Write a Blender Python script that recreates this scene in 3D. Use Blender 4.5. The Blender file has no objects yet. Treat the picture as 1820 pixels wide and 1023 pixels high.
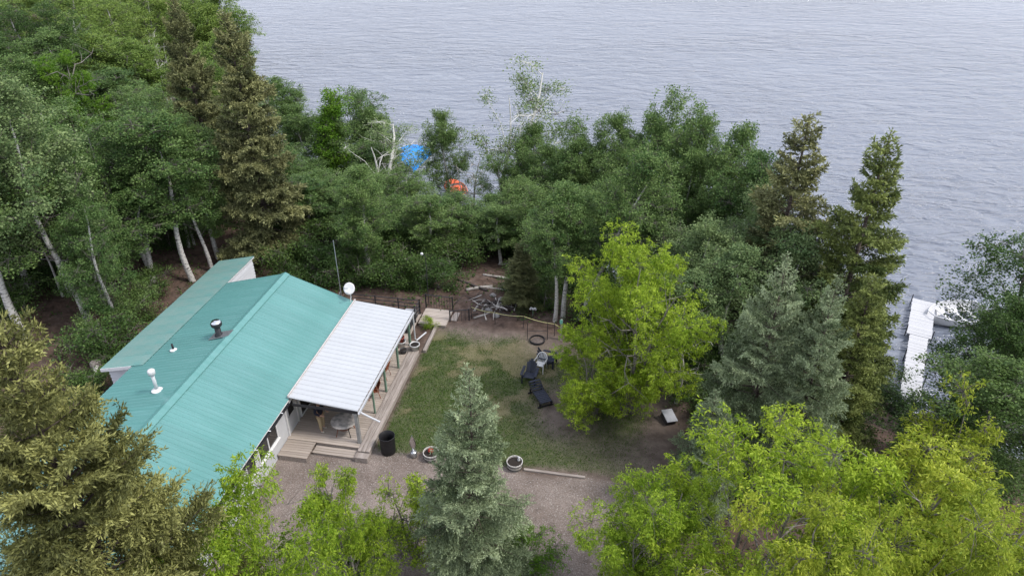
import bpy, math, random
import numpy as np
from mathutils import Vector, Matrix

# ------------------------------------------------------------------ camera, sky, sun, exposure
SC = bpy.context.scene
COL = SC.collection
F_PX, PITCH, CAM_H = 1262.0, math.radians(31.1), 23.0
cam_d = bpy.data.cameras.new('camera'); cam = bpy.data.objects.new('camera', cam_d); COL.objects.link(cam)
cam.location = (0, 0, CAM_H); cam.rotation_euler = (math.pi/2 - PITCH, 0, 0)
cam_d.sensor_fit = 'HORIZONTAL'; cam_d.sensor_width = 36.0; cam_d.lens = 36.0*F_PX/1820.0
cam_d.clip_start = 0.1; cam_d.clip_end = 6000
SC.camera = cam
SUN_AZ, SUN_EL = math.radians(104), math.radians(54)      # azimuth clockwise from +Y
world = bpy.data.worlds.new('World'); SC.world = world; world.use_nodes = True
nt = world.node_tree; nt.nodes.clear()
wo = nt.nodes.new('ShaderNodeOutputWorld'); bg = nt.nodes.new('ShaderNodeBackground')
sky = nt.nodes.new('ShaderNodeTexSky'); sky.sky_type = 'NISHITA'; sky.sun_disc = False
sky.sun_elevation = SUN_EL; sky.sun_rotation = SUN_AZ; sky.air_density = 1.0; sky.dust_density = 2.5; sky.ozone_density = 1.0
cl = nt.nodes.new('ShaderNodeMixRGB'); cl.blend_type = 'MIX'; cl.inputs[0].default_value = 0.60   # thin even cloud veil
cl.inputs[2].default_value = (8.8, 9.2, 10.6, 1)
nt.links.new(sky.outputs[0], cl.inputs[1]); nt.links.new(cl.outputs[0], bg.inputs[0]); nt.links.new(bg.outputs[0], wo.inputs[0])
bg.inputs[1].default_value = 0.092
sun_d = bpy.data.lights.new('sun', 'SUN'); sun_d.energy = 1.5; sun_d.angle = math.radians(12); sun_d.color = (1.0, 0.96, 0.9)
sun = bpy.data.objects.new('sun', sun_d); COL.objects.link(sun)
S = Vector((math.sin(SUN_AZ)*math.cos(SUN_EL), math.cos(SUN_AZ)*math.cos(SUN_EL), math.sin(SUN_EL)))
sun.rotation_euler = (-S).to_track_quat('-Z', 'Y').to_euler(); sun.location = (30, 20, 60)
SC.view_settings.view_transform = 'Standard'; SC.view_settings.look = 'None'
SC.view_settings.exposure = 1.0; SC.view_settings.gamma = 1.0; SC.view_settings.use_curve_mapping = False
SC.render.resolution_x = 1024; SC.render.resolution_y = 575
SC.render.engine = 'CYCLES'

# ------------------------------------------------------------------ photo pixel -> direction -> place on what it touches
CP, SP = math.cos(PITCH), math.sin(PITCH)
def ray(px, py):
    a = (px-910)/F_PX; b = (py-511.5)/F_PX
    return (a, CP-b*SP, -SP-b*CP)
def atz(px, py, z):
    r = ray(px, py); t = (z-CAM_H)/r[2]; return Vector((r[0]*t, r[1]*t, z))
def aty(px, py, y):
    r = ray(px, py); t = y/r[1]; return Vector((r[0]*t, y, CAM_H+r[2]*t))
TH = math.radians(10.2)                                    # the house's own axes: u along the ridge, v across it
CT, ST = math.cos(TH), math.sin(TH)
def W(u, v, z=0.0): return Vector((ST*u+CT*v, CT*u-ST*v, z))
def UV(p): return (ST*p[0]+CT*p[1], CT*p[0]-ST*p[1])
WATER = -7.0
def sdist(x, y):                                           # distance inland from the shore line
    x = np.asarray(x, float); y = np.asarray(y, float)
    d = (np.interp(x, [-220, -90, -60, -40, -22, -12, -2, 12, 26, 60, 160], [420, 190, 140, 98, 74, 64.5, 59.5, 49, 34, -8, -130])-y)*.72
    return d + 0.6*np.sin(x*0.39+1.0) + 0.5*np.sin(y*0.3+x*0.17)
def sm(a, b, t):
    t = np.clip((t-a)/(b-a), 0, 1); return t*t*(3-2*t)
def ground(x, y):
    x = np.asarray(x, float); y = np.asarray(y, float)
    d = sdist(x, y)
    t = np.clip(d/17.5, 0, 1); f = 0.5*t*t*(3-2*t)+0.5*(1-(1-t)**2)
    z = np.where(d > 0, -7.0+7.0*f, -7.0+d*0.35)
    u = ST*x+CT*y; v = CT*x-ST*y
    left = np.maximum(0, -v-25.5)
    z = z + np.minimum(left*0.11, 3.5)*sm(10, 25, d)
    yard = sm(-27, -25, v)*(1-sm(-2, 3, v))*(1-sm(31, 36, u))
    bump = 0.22*np.sin(x*0.7+y*0.3)*np.sin(y*0.55-x*0.2)+0.12*np.sin(x*1.7)*np.sin(y*1.9+1)
    return np.maximum(z, -10.5) + bump*(1-yard)*sm(-2, 3, d)*0.8
def g1(x, y): return float(ground(x, y))

# ------------------------------------------------------------------ materials
MATS = {}
def mat(name, col, rough=0.6, var=0.15, scale=6.0, bump=0.0, bscale=40.0, metal=0.0, spec=0.4, col2=None, detail=5, streak=None):
    if name in MATS: return MATS[name]
    m = bpy.data.materials.new(name); m.use_nodes = True; t = m.node_tree; N = t.nodes; L = t.links
    p = N['Principled BSDF']; p.inputs['Roughness'].default_value = rough; p.inputs['Metallic'].default_value = metal
    p.inputs['Specular IOR Level'].default_value = spec
    tc = N.new('ShaderNodeTexCoord'); n = N.new('ShaderNodeTexNoise'); n.inputs['Scale'].default_value = scale; n.inputs['Detail'].default_value = detail
    mp = N.new('ShaderNodeMapping'); L.new(tc.outputs['Object'], mp.inputs[0]); L.new(mp.outputs[0], n.inputs['Vector'])
    if streak: mp.inputs['Scale'].default_value = streak
    r = N.new('ShaderNodeValToRGB'); r.color_ramp.elements[0].position = 0.3; r.color_ramp.elements[1].position = 0.7
    c2 = col2 or tuple(min(1, c*(1+var)) for c in col); c1 = tuple(c*(1-var) for c in col) if not col2 else col
    r.color_ramp.elements[0].color = (*c1, 1); r.color_ramp.elements[1].color = (*c2, 1)
    L.new(n.outputs[0], r.inputs[0])
    oi = N.new('ShaderNodeObjectInfo'); hs = N.new('ShaderNodeHueSaturation')
    mr = N.new('ShaderNodeMapRange'); mr.inputs[3].default_value = 1-var*0.8; mr.inputs[4].default_value = 1+var*0.8
    L.new(oi.outputs['Random'], mr.inputs[0]); L.new(mr.outputs[0], hs.inputs['Value']); L.new(r.outputs[0], hs.inputs['Color'])
    L.new(hs.outputs[0], p.inputs['Base Color'])
    if bump:
        b = N.new('ShaderNodeBump'); n2 = N.new('ShaderNodeTexNoise'); n2.inputs['Scale'].default_value = bscale; n2.inputs['Detail'].default_value = 6
        L.new(mp.outputs[0], n2.inputs['Vector']); L.new(n2.outputs[0], b.inputs['Height']); b.inputs['Strength'].default_value = bump; b.inputs['Distance'].default_value = 0.02
        L.new(b.outputs[0], p.inputs['Normal'])
    MATS[name] = m; return m

def leafmat(name, c1, c2, trans=0.28, rough=0.5, objvar=0.12, spec=0.2):
    m = bpy.data.materials.new(name); m.use_nodes = True; t = m.node_tree; N = t.nodes; L = t.links
    p = N['Principled BSDF']; out = N['Material Output']; p.inputs['Roughness'].default_value = rough; p.inputs['Specular IOR Level'].default_value = spec
    at = N.new('ShaderNodeAttribute'); at.attribute_name = 'tint'
    r = N.new('ShaderNodeValToRGB'); r.color_ramp.elements[0].color = (*c1, 1); r.color_ramp.elements[1].color = (*c2, 1)
    L.new(at.outputs['Fac'], r.inputs[0])
    oi = N.new('ShaderNodeObjectInfo'); hs = N.new('ShaderNodeHueSaturation'); mr = N.new('ShaderNodeMapRange')
    mr.inputs[3].default_value = 1-objvar; mr.inputs[4].default_value = 1+objvar
    L.new(oi.outputs['Random'], mr.inputs[0]); L.new(mr.outputs[0], hs.inputs['Value']); L.new(r.outputs[0], hs.inputs['Color'])
    mh = N.new('ShaderNodeMapRange'); mh.inputs[3].default_value = 0.505; mh.inputs[4].default_value = 0.49
    L.new(oi.outputs['Random'], mh.inputs[0]); L.new(mh.outputs[0], hs.inputs['Hue'])
    L.new(hs.outputs[0], p.inputs['Base Color'])
    tr = N.new('ShaderNodeBsdfTranslucent'); L.new(hs.outputs[0], tr.inputs[0])
    mx = N.new('ShaderNodeMixShader'); mx.inputs[0].default_value = trans
    L.new(p.outputs[0], mx.inputs[1]); L.new(tr.outputs[0], mx.inputs[2]); L.new(mx.outputs[0], out.inputs[0])
    MATS[name] = m; return m

def barkmat(name, base, mark, amount=0.45):
    m = bpy.data.materials.new(name); m.use_nodes = True; t = m.node_tree; N = t.nodes; L = t.links
    p = N['Principled BSDF']; p.inputs['Roughness'].default_value = 0.85
    tc = N.new('ShaderNodeTexCoord'); mp = N.new('ShaderNodeMapping'); mp.inputs['Scale'].default_value = (2.2, 2.2, 7.0)
    n = N.new('ShaderNodeTexNoise'); n.inputs['Scale'].default_value = 1.6; n.inputs['Detail'].default_value = 6; n.inputs['Roughness'].default_value = 0.65
    L.new(tc.outputs['Object'], mp.inputs[0]); L.new(mp.outputs[0], n.inputs['Vector'])
    r = N.new('ShaderNodeValToRGB'); r.color_ramp.elements[0].position = amount-0.06; r.color_ramp.elements[1].position = amount+0.06
    r.color_ramp.elements[0].color = (*mark, 1); r.color_ramp.elements[1].color = (*base, 1)
    L.new(n.outputs[0], r.inputs[0]); L.new(r.outputs[0], p.inputs['Base Color'])
    b = N.new('ShaderNodeBump'); b.inputs['Strength'].default_value = 0.5; b.inputs['Distance'].default_value = 0.03
    L.new(n.outputs[0], b.inputs['Height']); L.new(b.outputs[0], p.inputs['Normal'])
    MATS[name] = m; return m

# ------------------------------------------------------------------ mesh helpers
class MB:
    def __init__(s, off=(0, 0, 0)): s.v = []; s.f = []; s.o = off; s.mi = []
    def add(s, vs, fs, mi=0):
        k = len(s.v); ox, oy, oz = s.o
        s.v += [(a-ox, b-oy, c-oz) for a, b, c in vs]; s.f += [tuple(i+k for i in f) for f in fs]; s.mi += [mi]*len(fs); return s
    def box(s, x0, x1, y0, y1, z0, z1, mi=0):
        return s.add([(x0, y0, z0), (x1, y0, z0), (x1, y1, z0), (x0, y1, z0), (x0, y0, z1), (x1, y0, z1), (x1, y1, z1), (x0, y1, z1)],
                     [(3, 2, 1, 0), (4, 5, 6, 7), (0, 1, 5, 4), (1, 2, 6, 5), (2, 3, 7, 6), (3, 0, 4, 7)], mi)
    def tube(s, pts, rad, n=8, cap=True, mi=0):
        pts = [Vector(p) for p in pts]
        if not hasattr(rad, '__len__'): rad = [rad]*len(pts)
        vs = []; fs = []
        for i, p in enumerate(pts):
            d = (pts[min(i+1, len(pts)-1)]-pts[max(i-1, 0)]).normalized()
            a = d.cross(Vector((0, 0, 1)) if abs(d.z) < 0.95 else Vector((1, 0, 0))).normalized(); b = d.cross(a)
            for k in range(n):
                q = p+(a*math.cos(2*math.pi*k/n)+b*math.sin(2*math.pi*k/n))*rad[i]; vs.append(tuple(q))
        for i in range(len(pts)-1):
            for k in range(n):
                fs.append((i*n+k, i*n+(k+1) % n, (i+1)*n+(k+1) % n, (i+1)*n+k))
        if cap: fs.append(tuple(range(n-1, -1, -1))); fs.append(tuple(range((len(pts)-1)*n, len(pts)*n)))
        return s.add(vs, fs, mi)
    def lathe(s, prof, c=(0, 0, 0), n=20, mi=0, sx=1, sy=1):      # prof: (r, z) list
        vs = []; fs = []
        for r, z in prof:
            for k in range(n): vs.append((c[0]+sx*r*math.cos(2*math.pi*k/n), c[1]+sy*r*math.sin(2*math.pi*k/n), c[2]+z))
        for i in range(len(prof)-1):
            for k in range(n): fs.append((i*n+k, i*n+(k+1) % n, (i+1)*n+(k+1) % n, (i+1)*n+k))
        return s.add(vs, fs, mi)
    def sheet(s, rows, thick=(0, 0, -0.01), mi=0):               # grid of points given a thickness
        m, n = len(rows), len(rows[0]); vs = [p for r in rows for p in r]; k = len(vs)
        vs = list(vs)+[(p[0]+thick[0], p[1]+thick[1], p[2]+thick[2]) for p in vs]; fs = []
        for i in range(m-1):
            for j in range(n-1):
                a = (i*n+j, i*n+j+1, (i+1)*n+j+1, (i+1)*n+j); fs.append(a); fs.append(tuple(x+k for x in reversed(a)))
        for i in range(m-1):
            for j in (0, n-1): fs.append((i*n+j, (i+1)*n+j, (i+1)*n+j+k, i*n+j+k))
        for j in range(n-1):
            for i in (0, m-1): fs.append((i*n+j, i*n+j+1, i*n+j+1+k, i*n+j+k))
        return s.add(vs, fs, mi)
    def mesh(s, name, m, smooth=False, bevel=0.0):
        me = bpy.data.meshes.new(name); me.from_pydata(s.v, [], s.f); me.update()
        for x in (m if isinstance(m, (list, tuple)) else [m]): me.materials.append(x)
        if any(s.mi): me.polygons.foreach_set('material_index', s.mi)
        if smooth: me.polygons.foreach_set('use_smooth', [True]*len(s.f))
        return me
    def build(s, name, m, parent=None, smooth=False, bevel=0.0):
        o = link(name, s.mesh(name, m, smooth), parent)
        if bevel:
            b = o.modifiers.new('bevel', 'BEVEL'); b.width = bevel; b.segments = 1; b.limit_method = 'ANGLE'
        return o
def link(name, data, parent=None, loc=None):
    o = bpy.data.objects.new(name, data); COL.objects.link(o)
    if parent is not None: o.parent = parent
    if loc is not None: o.location = loc
    return o
def tag(o, label=None, cat=None, group=None, kind=None):
    if label: o['label'] = label
    if cat: o['category'] = cat
    if group: o['group'] = group
    if kind: o['kind'] = kind
    return o
def thing(name, label, cat, loc=(0, 0, 0), rz=0.0, group=None):
    o = bpy.data.objects.new(name, None); COL.objects.link(o); o.location = loc; o.rotation_euler = (0, 0, rz)
    o.empty_display_size = 0.2
    return tag(o, label, cat, group)
def copy_tree(o, parent=None, label=None):
    c = o.copy(); COL.objects.link(c); c.parent = parent
    if label: c['label'] = label
    for ch in o.children: copy_tree(ch, c)
    return c
def fast_mesh(name, V, quads, m, tint=None, tri=False):
    me = bpy.data.meshes.new(name); n = len(V); k = 3 if tri else 4; nf = len(quads)
    me.vertices.add(n); me.vertices.foreach_set('co', np.asarray(V, np.float32).ravel())
    me.loops.add(nf*k); me.loops.foreach_set('vertex_index', np.asarray(quads, np.int32).ravel())
    me.polygons.add(nf); me.polygons.foreach_set('loop_start', np.arange(0, nf*k, k, dtype=np.int32))
    me.polygons.foreach_set('loop_total', np.full(nf, k, np.int32))
    me.update(calc_edges=True)
    if tint is not None:
        a = me.attributes.new('tint', 'FLOAT', 'FACE'); a.data.foreach_set('value', np.asarray(tint, np.float32))
    me.materials.append(m); return me
def unit(a): return a/np.maximum(np.linalg.norm(a, axis=-1, keepdims=True), 1e-9)
def leaves(P, D, L, Wd, rng, fold=0.25):
    """diamond leaf faces: start points P, unit axes D, lengths L, widths Wd"""
    n = len(P); r = unit(rng.normal(size=(n, 3))); side = unit(np.cross(D, r)); nor = np.cross(side, D)
    L = L[:, None]; w = Wd[:, None]
    b = P; t = P+D*L-nor*L*0.10; m = P+D*L*0.45
    l = m+side*w*0.5+nor*w*fold; q = m-side*w*0.5+nor*w*fold
    V = np.stack([b, q, t, l], 1).reshape(-1, 3); Q = np.arange(n*4).reshape(-1, 4)
    return V, Q

# ------------------------------------------------------------------ palette
M_TEAL = mat('roof_teal_metal', (0.090, 0.240, 0.222), 0.30, 0.07, 1.2, spec=0.5, col2=(0.120, 0.275, 0.262), streak=(.45, 2.2, .45), bump=.06, bscale=3)
M_TEALD = mat('roof_teal_dusty', (0.11, 0.27, 0.25), 0.5, 0.04, 1.1, col2=(0.19, 0.29, 0.265))
M_WHITER = mat('white_roof_metal', (0.44, 0.455, 0.47), 0.33, 0.03, 1.5)
M_WHITE = mat('white_paint', (0.54, 0.55, 0.57), 0.5, 0.04, 3, bump=0.1)
M_TRIM = mat('white_trim', (0.72, 0.72, 0.72), 0.5, 0.08, 5)
M_GREYM = mat('galvanised_steel', (0.46, 0.47, 0.49), 0.35, 0.15, 8, metal=0.8)
M_CHROME = mat('bright_steel', (0.7, 0.7, 0.72), 0.18, 0.1, 8, metal=1.0)
M_BLACK = mat('black_plastic', (0.012, 0.012, 0.014), 0.5, 0.2, 8, bump=0.1)
M_DARKM = mat('dark_metal', (0.025, 0.026, 0.03), 0.5, 0.2, 10)
M_DECK = mat('weathered_deck_board', (0.30, 0.245, 0.20), 0.8, 0.2, 2.0, bump=0.4, bscale=30, streak=(0.5, 8, 8), col2=(0.44, 0.385, 0.34))
M_BEAM = mat('grey_weathered_timber', (0.24, 0.20, 0.175), 0.85, 0.16, 2.0, bump=0.5, bscale=24, streak=(8, 0.6, 8), col2=(0.42, 0.37, 0.335))
M_LOG = mat('driftwood', (0.30, 0.27, 0.24), 0.85, 0.25, 3, bump=0.5, col2=(0.52, 0.49, 0.45))
M_DLOG = mat('dark_log', (0.06, 0.05, 0.045), 0.9, 0.3, 4, bump=0.5)
M_GLASS = mat('window_glass', (0.015, 0.017, 0.02), 0.05, 0.1, 3, spec=0.8)
M_GREEN = mat('sage_green_paint', (0.17, 0.27, 0.20), 0.55, 0.08, 6)
M_GREYP = mat('grey_post_paint', (0.30, 0.30, 0.29), 0.7, 0.15, 6, bump=0.2)
M_RUST = mat('rusty_orange_metal', (0.22, 0.06, 0.025), 0.7, 0.3, 12)
M_TERRA = mat('terracotta', (0.30, 0.07, 0.05), 0.7, 0.15, 10)
M_SOIL = mat('potting_soil', (0.02, 0.015, 0.012), 0.95, 0.3, 30, bump=0.6)
M_BARREL = mat('whitewashed_barrel', (0.40, 0.37, 0.34), 0.8, 0.2, 10, col2=(0.62, 0.6, 0.57))
M_WPLAST = mat('white_plastic', (0.58, 0.58, 0.58), 0.45, 0.08, 5)
M_NAVYP = mat('dark_blue_plastic', (0.018, 0.022, 0.038), 0.45, 0.2, 8)
M_BLUE = mat('blue_canvas', (0.008, 0.22, 0.62), 0.6, 0.1, 3)
M_ORANGE = mat('orange_canvas', (0.75, 0.13, 0.04), 0.6, 0.15, 5)
M_DOCK = mat('dock_grey_board', (0.50, 0.50, 0.51), 0.7, 0.08, 3, bump=0.2, streak=(1, 6, 1))
M_ROPE = mat('yellow_rope', (0.50, 0.47, 0.22), 0.8, 0.1, 20)
M_STONE = mat('grey_stone', (0.24, 0.23, 0.22), 0.85, 0.2, 5, bump=0.5)
B_ASPEN = barkmat('aspen_bark', (0.55, 0.53, 0.49), (0.06, 0.055, 0.05), 0.42)
B_GREY = barkmat('grey_bark', (0.24, 0.21, 0.19), (0.07, 0.06, 0.05), 0.46)
B_SPRUCE = barkmat('spruce_bark', (0.13, 0.10, 0.08), (0.05, 0.035, 0.03), 0.5)
B_MAPLE = barkmat('grey_limb_bark', (0.24, 0.215, 0.195), (0.11, 0.095, 0.085), 0.45)
B_WHITE = barkmat('white_birch_bark', (0.68, 0.66, 0.62), (0.16, 0.14, 0.13), 0.34)
B_TWIG = barkmat('twig_bark', (0.13, 0.115, 0.10), (0.06, 0.05, 0.045), 0.45)
B_DEAD = barkmat('bleached_deadwood', (0.50, 0.48, 0.45), (0.2, 0.18, 0.17), 0.38)
K_ASPEN = leafmat('aspen_leaves', (0.050, 0.115, 0.030), (0.215, 0.315, 0.098))
K_ASPEN2 = leafmat('grey_green_leaves', (0.075, 0.14, 0.05), (0.25, 0.335, 0.135))
K_DARK = leafmat('dark_green_leaves', (0.035, 0.08, 0.02), (0.12, 0.195, 0.05))
K_MAPLE = leafmat('yellow_green_leaves', (0.135, 0.255, 0.016), (0.43, 0.57, 0.06), 0.42)
K_MAPLE2 = leafmat('golden_green_leaves', (0.17, 0.26, 0.02), (0.50, 0.57, 0.075), 0.42)
K_BRIGHT = leafmat('bright_green_leaves', (0.075, 0.19, 0.014), (0.19, 0.335, 0.035), 0.4)
K_FAR = leafmat('sunlit_far_leaves', (0.07, 0.145, 0.025), (0.27, 0.375, 0.085))  # lighter copy of the aspen greens, sunlight put into the leaf colour
K_SHRUB = leafmat('undergrowth_leaves', (0.032, 0.08, 0.018), (0.12, 0.19, 0.048))
K_SPBLUE = leafmat('blue_green_needles', (0.07, 0.105, 0.047), (0.44, 0.53, 0.31), 0.12)
K_SPGOLD = leafmat('golden_brown_needles', (0.09, 0.098, 0.03), (0.46, 0.455, 0.155), 0.12)
K_SPDARK = leafmat('dark_olive_needles', (0.065, 0.078, 0.033), (0.37, 0.375, 0.16), 0.12)
K_SPYEL = leafmat('olive_green_needles', (0.065, 0.095, 0.025), (0.32, 0.37, 0.105), 0.15)

# ------------------------------------------------------------------ the setting: ground, water
def axis(lo, hi, flo, fhi, fine, coarse):
    a = list(np.arange(flo, fhi, fine)); x = flo; st = fine
    L_ = []
    while x > lo: st = min(st*1.12, coarse); x -= st; L_.append(x)
    R_ = []; x = a[-1]; st = fine
    while x < hi: st = min(st*1.12, coarse); x += st; R_.append(x)
    return np.array(L_[::-1]+a+R_)
gx = axis(-220, 160, -30, 26, 0.3, 8); gy = axis(-60, 330, 8, 50, 0.3, 8)
GX, GY = np.meshgrid(gx, gy); GZ = ground(GX, GY)
ny, nx = GX.shape; idx = np.arange(nx*ny).reshape(ny, nx)
Q = np.stack([idx[:-1, :-1], idx[:-1, 1:], idx[1:, 1:], idx[1:, :-1]], -1).reshape(-1, 4)
GU = ST*GX+CT*GY; GV = CT*GX-ST*GY
def nz(x, y, s, k): return 0.5+0.25*np.sin(x*s+k+1.7*np.sin(y*s*0.7+k*2))+0.25*np.sin(y*s*1.3-k+1.3*np.sin(x*s*0.9+k))
def lawn_mask(x, y):
    u = ST*x+CT*y; v = CT*x-ST*y; w = 0.7*(nz(x, y, 1.3, 2)-0.5)
    m = sm(-10.45, -10.15, v)*(1-sm(0.2, 2.4, v+w))*sm(22.3, 22.9, u+w*0.6)*(1-sm(31.2, 32.6, u+w*1.3))
    dirt = np.exp(-(((u-26.6)/2.2)**2+((v+2.2)/1.5)**2)) + 0.45*np.exp(-(((u-24)/2.2)**2+((v-0.3)/1.6)**2)) + 0.8*np.exp(-(((u-31.3)/0.9)**2+((v+2.8)/2.2)**2))
    return np.clip(m*(1-1.15*dirt), 0, 1)
_vn = np.random.default_rng(77).uniform(0, 1, (64, 64))
def vnoise(x, y, s):
    x = np.asarray(x)*s+31.7; y = np.asarray(y)*s+17.3; i = np.floor(x).astype(int); j = np.floor(y).astype(int); a = sm(0, 1, x-i); b = sm(0, 1, y-j)
    f = lambda p, q: _vn[p % 64, q % 64]
    return (f(i, j)*(1-a)+f(i+1, j)*a)*(1-b)+(f(i, j+1)*(1-a)+f(i+1, j+1)*a)*b
def dry_mask(x, y):
    u = ST*x+CT*y; v = CT*x-ST*y
    n = .45*vnoise(x, y, .38)+.3*vnoise(x, y, .9)+.25*vnoise(x, y, 2.1)
    return sm(.50, .68, n+.16*sm(27.5, 31, u)-.08)
def gravel_mask(x, y):
    u = ST*x+CT*y; v = CT*x-ST*y; w = 0.9*(nz(x, y, 1.1, 5)-0.5)
    return (1-sm(21.9, 22.7, u+w*0.6))*sm(-16, -15.5, v)*(1-sm(0.0, 4.5, v+w))*sm(-5, 0, u)
ground_me = fast_mesh('ground', np.stack([GX, GY, GZ], -1).reshape(-1, 3), Q, None)
for nm, arr in (('lawn', lawn_mask(GX, GY)), ('gravel', gravel_mask(GX, GY)), ('bank', sm(-2, 4, sdist(GX, GY)))):
    a = ground_me.attributes.new(nm, 'FLOAT', 'POINT'); a.data.foreach_set('value', np.asarray(arr, np.float32).ravel())
ground_me.polygons.foreach_set('use_smooth', [True]*len(Q))
def ground_material():
    m = bpy.data.materials.new('ground'); m.use_nodes = True; t = m.node_tree; N = t.nodes; L = t.links
    p = N['Principled BSDF']; p.inputs['Roughness'].default_value = 0.95; p.inputs['Specular IOR Level'].default_value = 0.06
    tc = N.new('ShaderNodeTexCoord')
    def noise(s, d=6, ro=0.6):
        n = N.new('ShaderNodeTexNoise'); n.inputs['Scale'].default_value = s; n.inputs['Detail'].default_value = d; n.inputs['Roughness'].default_value = ro
        L.new(tc.outputs['Object'], n.inputs['Vector']); return n.outputs[0]
    def ramp(src, *st):
        r = N.new('ShaderNodeValToRGB'); e = r.color_ramp.elements
        while len(e) < len(st): e.new(0.5)
        for i, (pos, c) in enumerate(st): e[i].position = pos; e[i].color = (*c, 1)
        L.new(src, r.inputs[0]); return r.outputs[0]
    def mix(f, a, b):
        x = N.new('ShaderNodeMixRGB'); L.new(f, x.inputs[0]); L.new(a, x.inputs[1]); L.new(b, x.inputs[2]); return x.outputs[0]
    def attr(n): a = N.new('ShaderNodeAttribute'); a.attribute_name = n; return a.outputs['Fac']
    def math_(op, a, b):
        x = N.new('ShaderNodeMath'); x.operation = op; x.use_clamp = True
        for i, q in enumerate((a, b)):
            if isinstance(q, (int, float)): x.inputs[i].default_value = q
            else: L.new(q, x.inputs[i])
        return x.outputs[0]
    litter = ramp(noise(2.2, 8, 0.7), (0.30, (0.045, 0.032, 0.026)), (0.5, (0.10, 0.070, 0.056)), (0.72, (0.17, 0.115, 0.09)))
    bankc = ramp(noise(1.4, 8, 0.7), (0.3, (0.10, 0.09, 0.08)), (0.7, (0.30, 0.28, 0.26)))
    grav = ramp(noise(15, 5, 0.85), (0.30, (0.115, 0.095, 0.082)), (0.5, (0.29, 0.245, 0.218)), (0.70, (0.54, 0.48, 0.44)))
    gv2 = ramp(noise(0.55, 5, 0.6), (0.35, (0.58, 0.56, 0.54)), (0.65, (1, 1, 1)))
    x = N.new('ShaderNodeMixRGB'); x.blend_type = 'MULTIPLY'; x.inputs[0].default_value = 0.9; L.new(grav, x.inputs[1]); L.new(gv2, x.inputs[2]); grav = x.outputs[0]
    dirt = ramp(noise(1.6, 8, 0.65), (0.3, (0.105, 0.082, 0.070)), (0.7, (0.22, 0.178, 0.152)))
    grass = ramp(noise(3.0, 8, 0.7), (0.30, (0.018, 0.052, 0.005)), (0.5, (0.036, 0.082, 0.010)), (0.72, (0.085, 0.125, 0.024)))
    dry = ramp(noise(5.0, 6, 0.7), (0.3, (0.11, 0.108, 0.04)), (0.7, (0.205, 0.185, 0.088)))
    patch = ramp(noise(0.62, 7, 0.62), (0.54, (0, 0, 0)), (0.68, (0.85, 0.85, 0.85)))
    pf = math_('MULTIPLY', math_('SUBTRACT', math_('ADD', attr('dry'), noise(3.5, 7, 0.75)), 0.45), 1.5)
    lawn = mix(pf, grass, dry)
    yard = mix(math_('GREATER_THAN', attr('gravel'), 2.0), dirt, dirt)
    edge = math_('MULTIPLY', math_('SUBTRACT', math_('ADD', attr('lawn'), noise(2.5, 7, 0.7)), 0.5), 1.35)
    base = mix(attr('bank'), bankc, litter)
    gm = math_('MULTIPLY', math_('SUBTRACT', math_('ADD', attr('gravel'), noise(1.5, 7, 0.7)), 0.5), 1.4)
    base = mix(gm, base, grav)
    lm = math_('MULTIPLY', attr('lawn'), edge)
    dm = N.new('ShaderNodeAttribute'); dm.attribute_name = 'yard'
    base = mix(dm.outputs['Fac'], base, dirt)
    base = mix(lm, base, lawn)
    L.new(base, p.inputs['Base Color'])
    b = N.new('ShaderNodeBump'); b.inputs['Strength'].default_value = 0.7; b.inputs['Distance'].default_value = 0.05
    L.new(noise(18, 7, 0.75), b.inputs['Height']); L.new(b.outputs[0], p.inputs['Normal'])
    return m
yd = sm(-10.6, -10.2, GV)*(1-sm(1.5, 5, GV))*sm(22.2, 22.8, GU)*(1-sm(32.2, 33.4, GU))
a = ground_me.attributes.new('dry', 'FLOAT', 'POINT'); a.data.foreach_set('value', np.asarray(dry_mask(GX, GY), np.float32).ravel())
a = ground_me.attributes.new('yard', 'FLOAT', 'POINT'); a.data.foreach_set('value', np.asarray(yd, np.float32).ravel())
ground_me.materials.clear(); ground_me.materials.append(ground_material())
tag(link('ground', ground_me), kind='structure')

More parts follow.
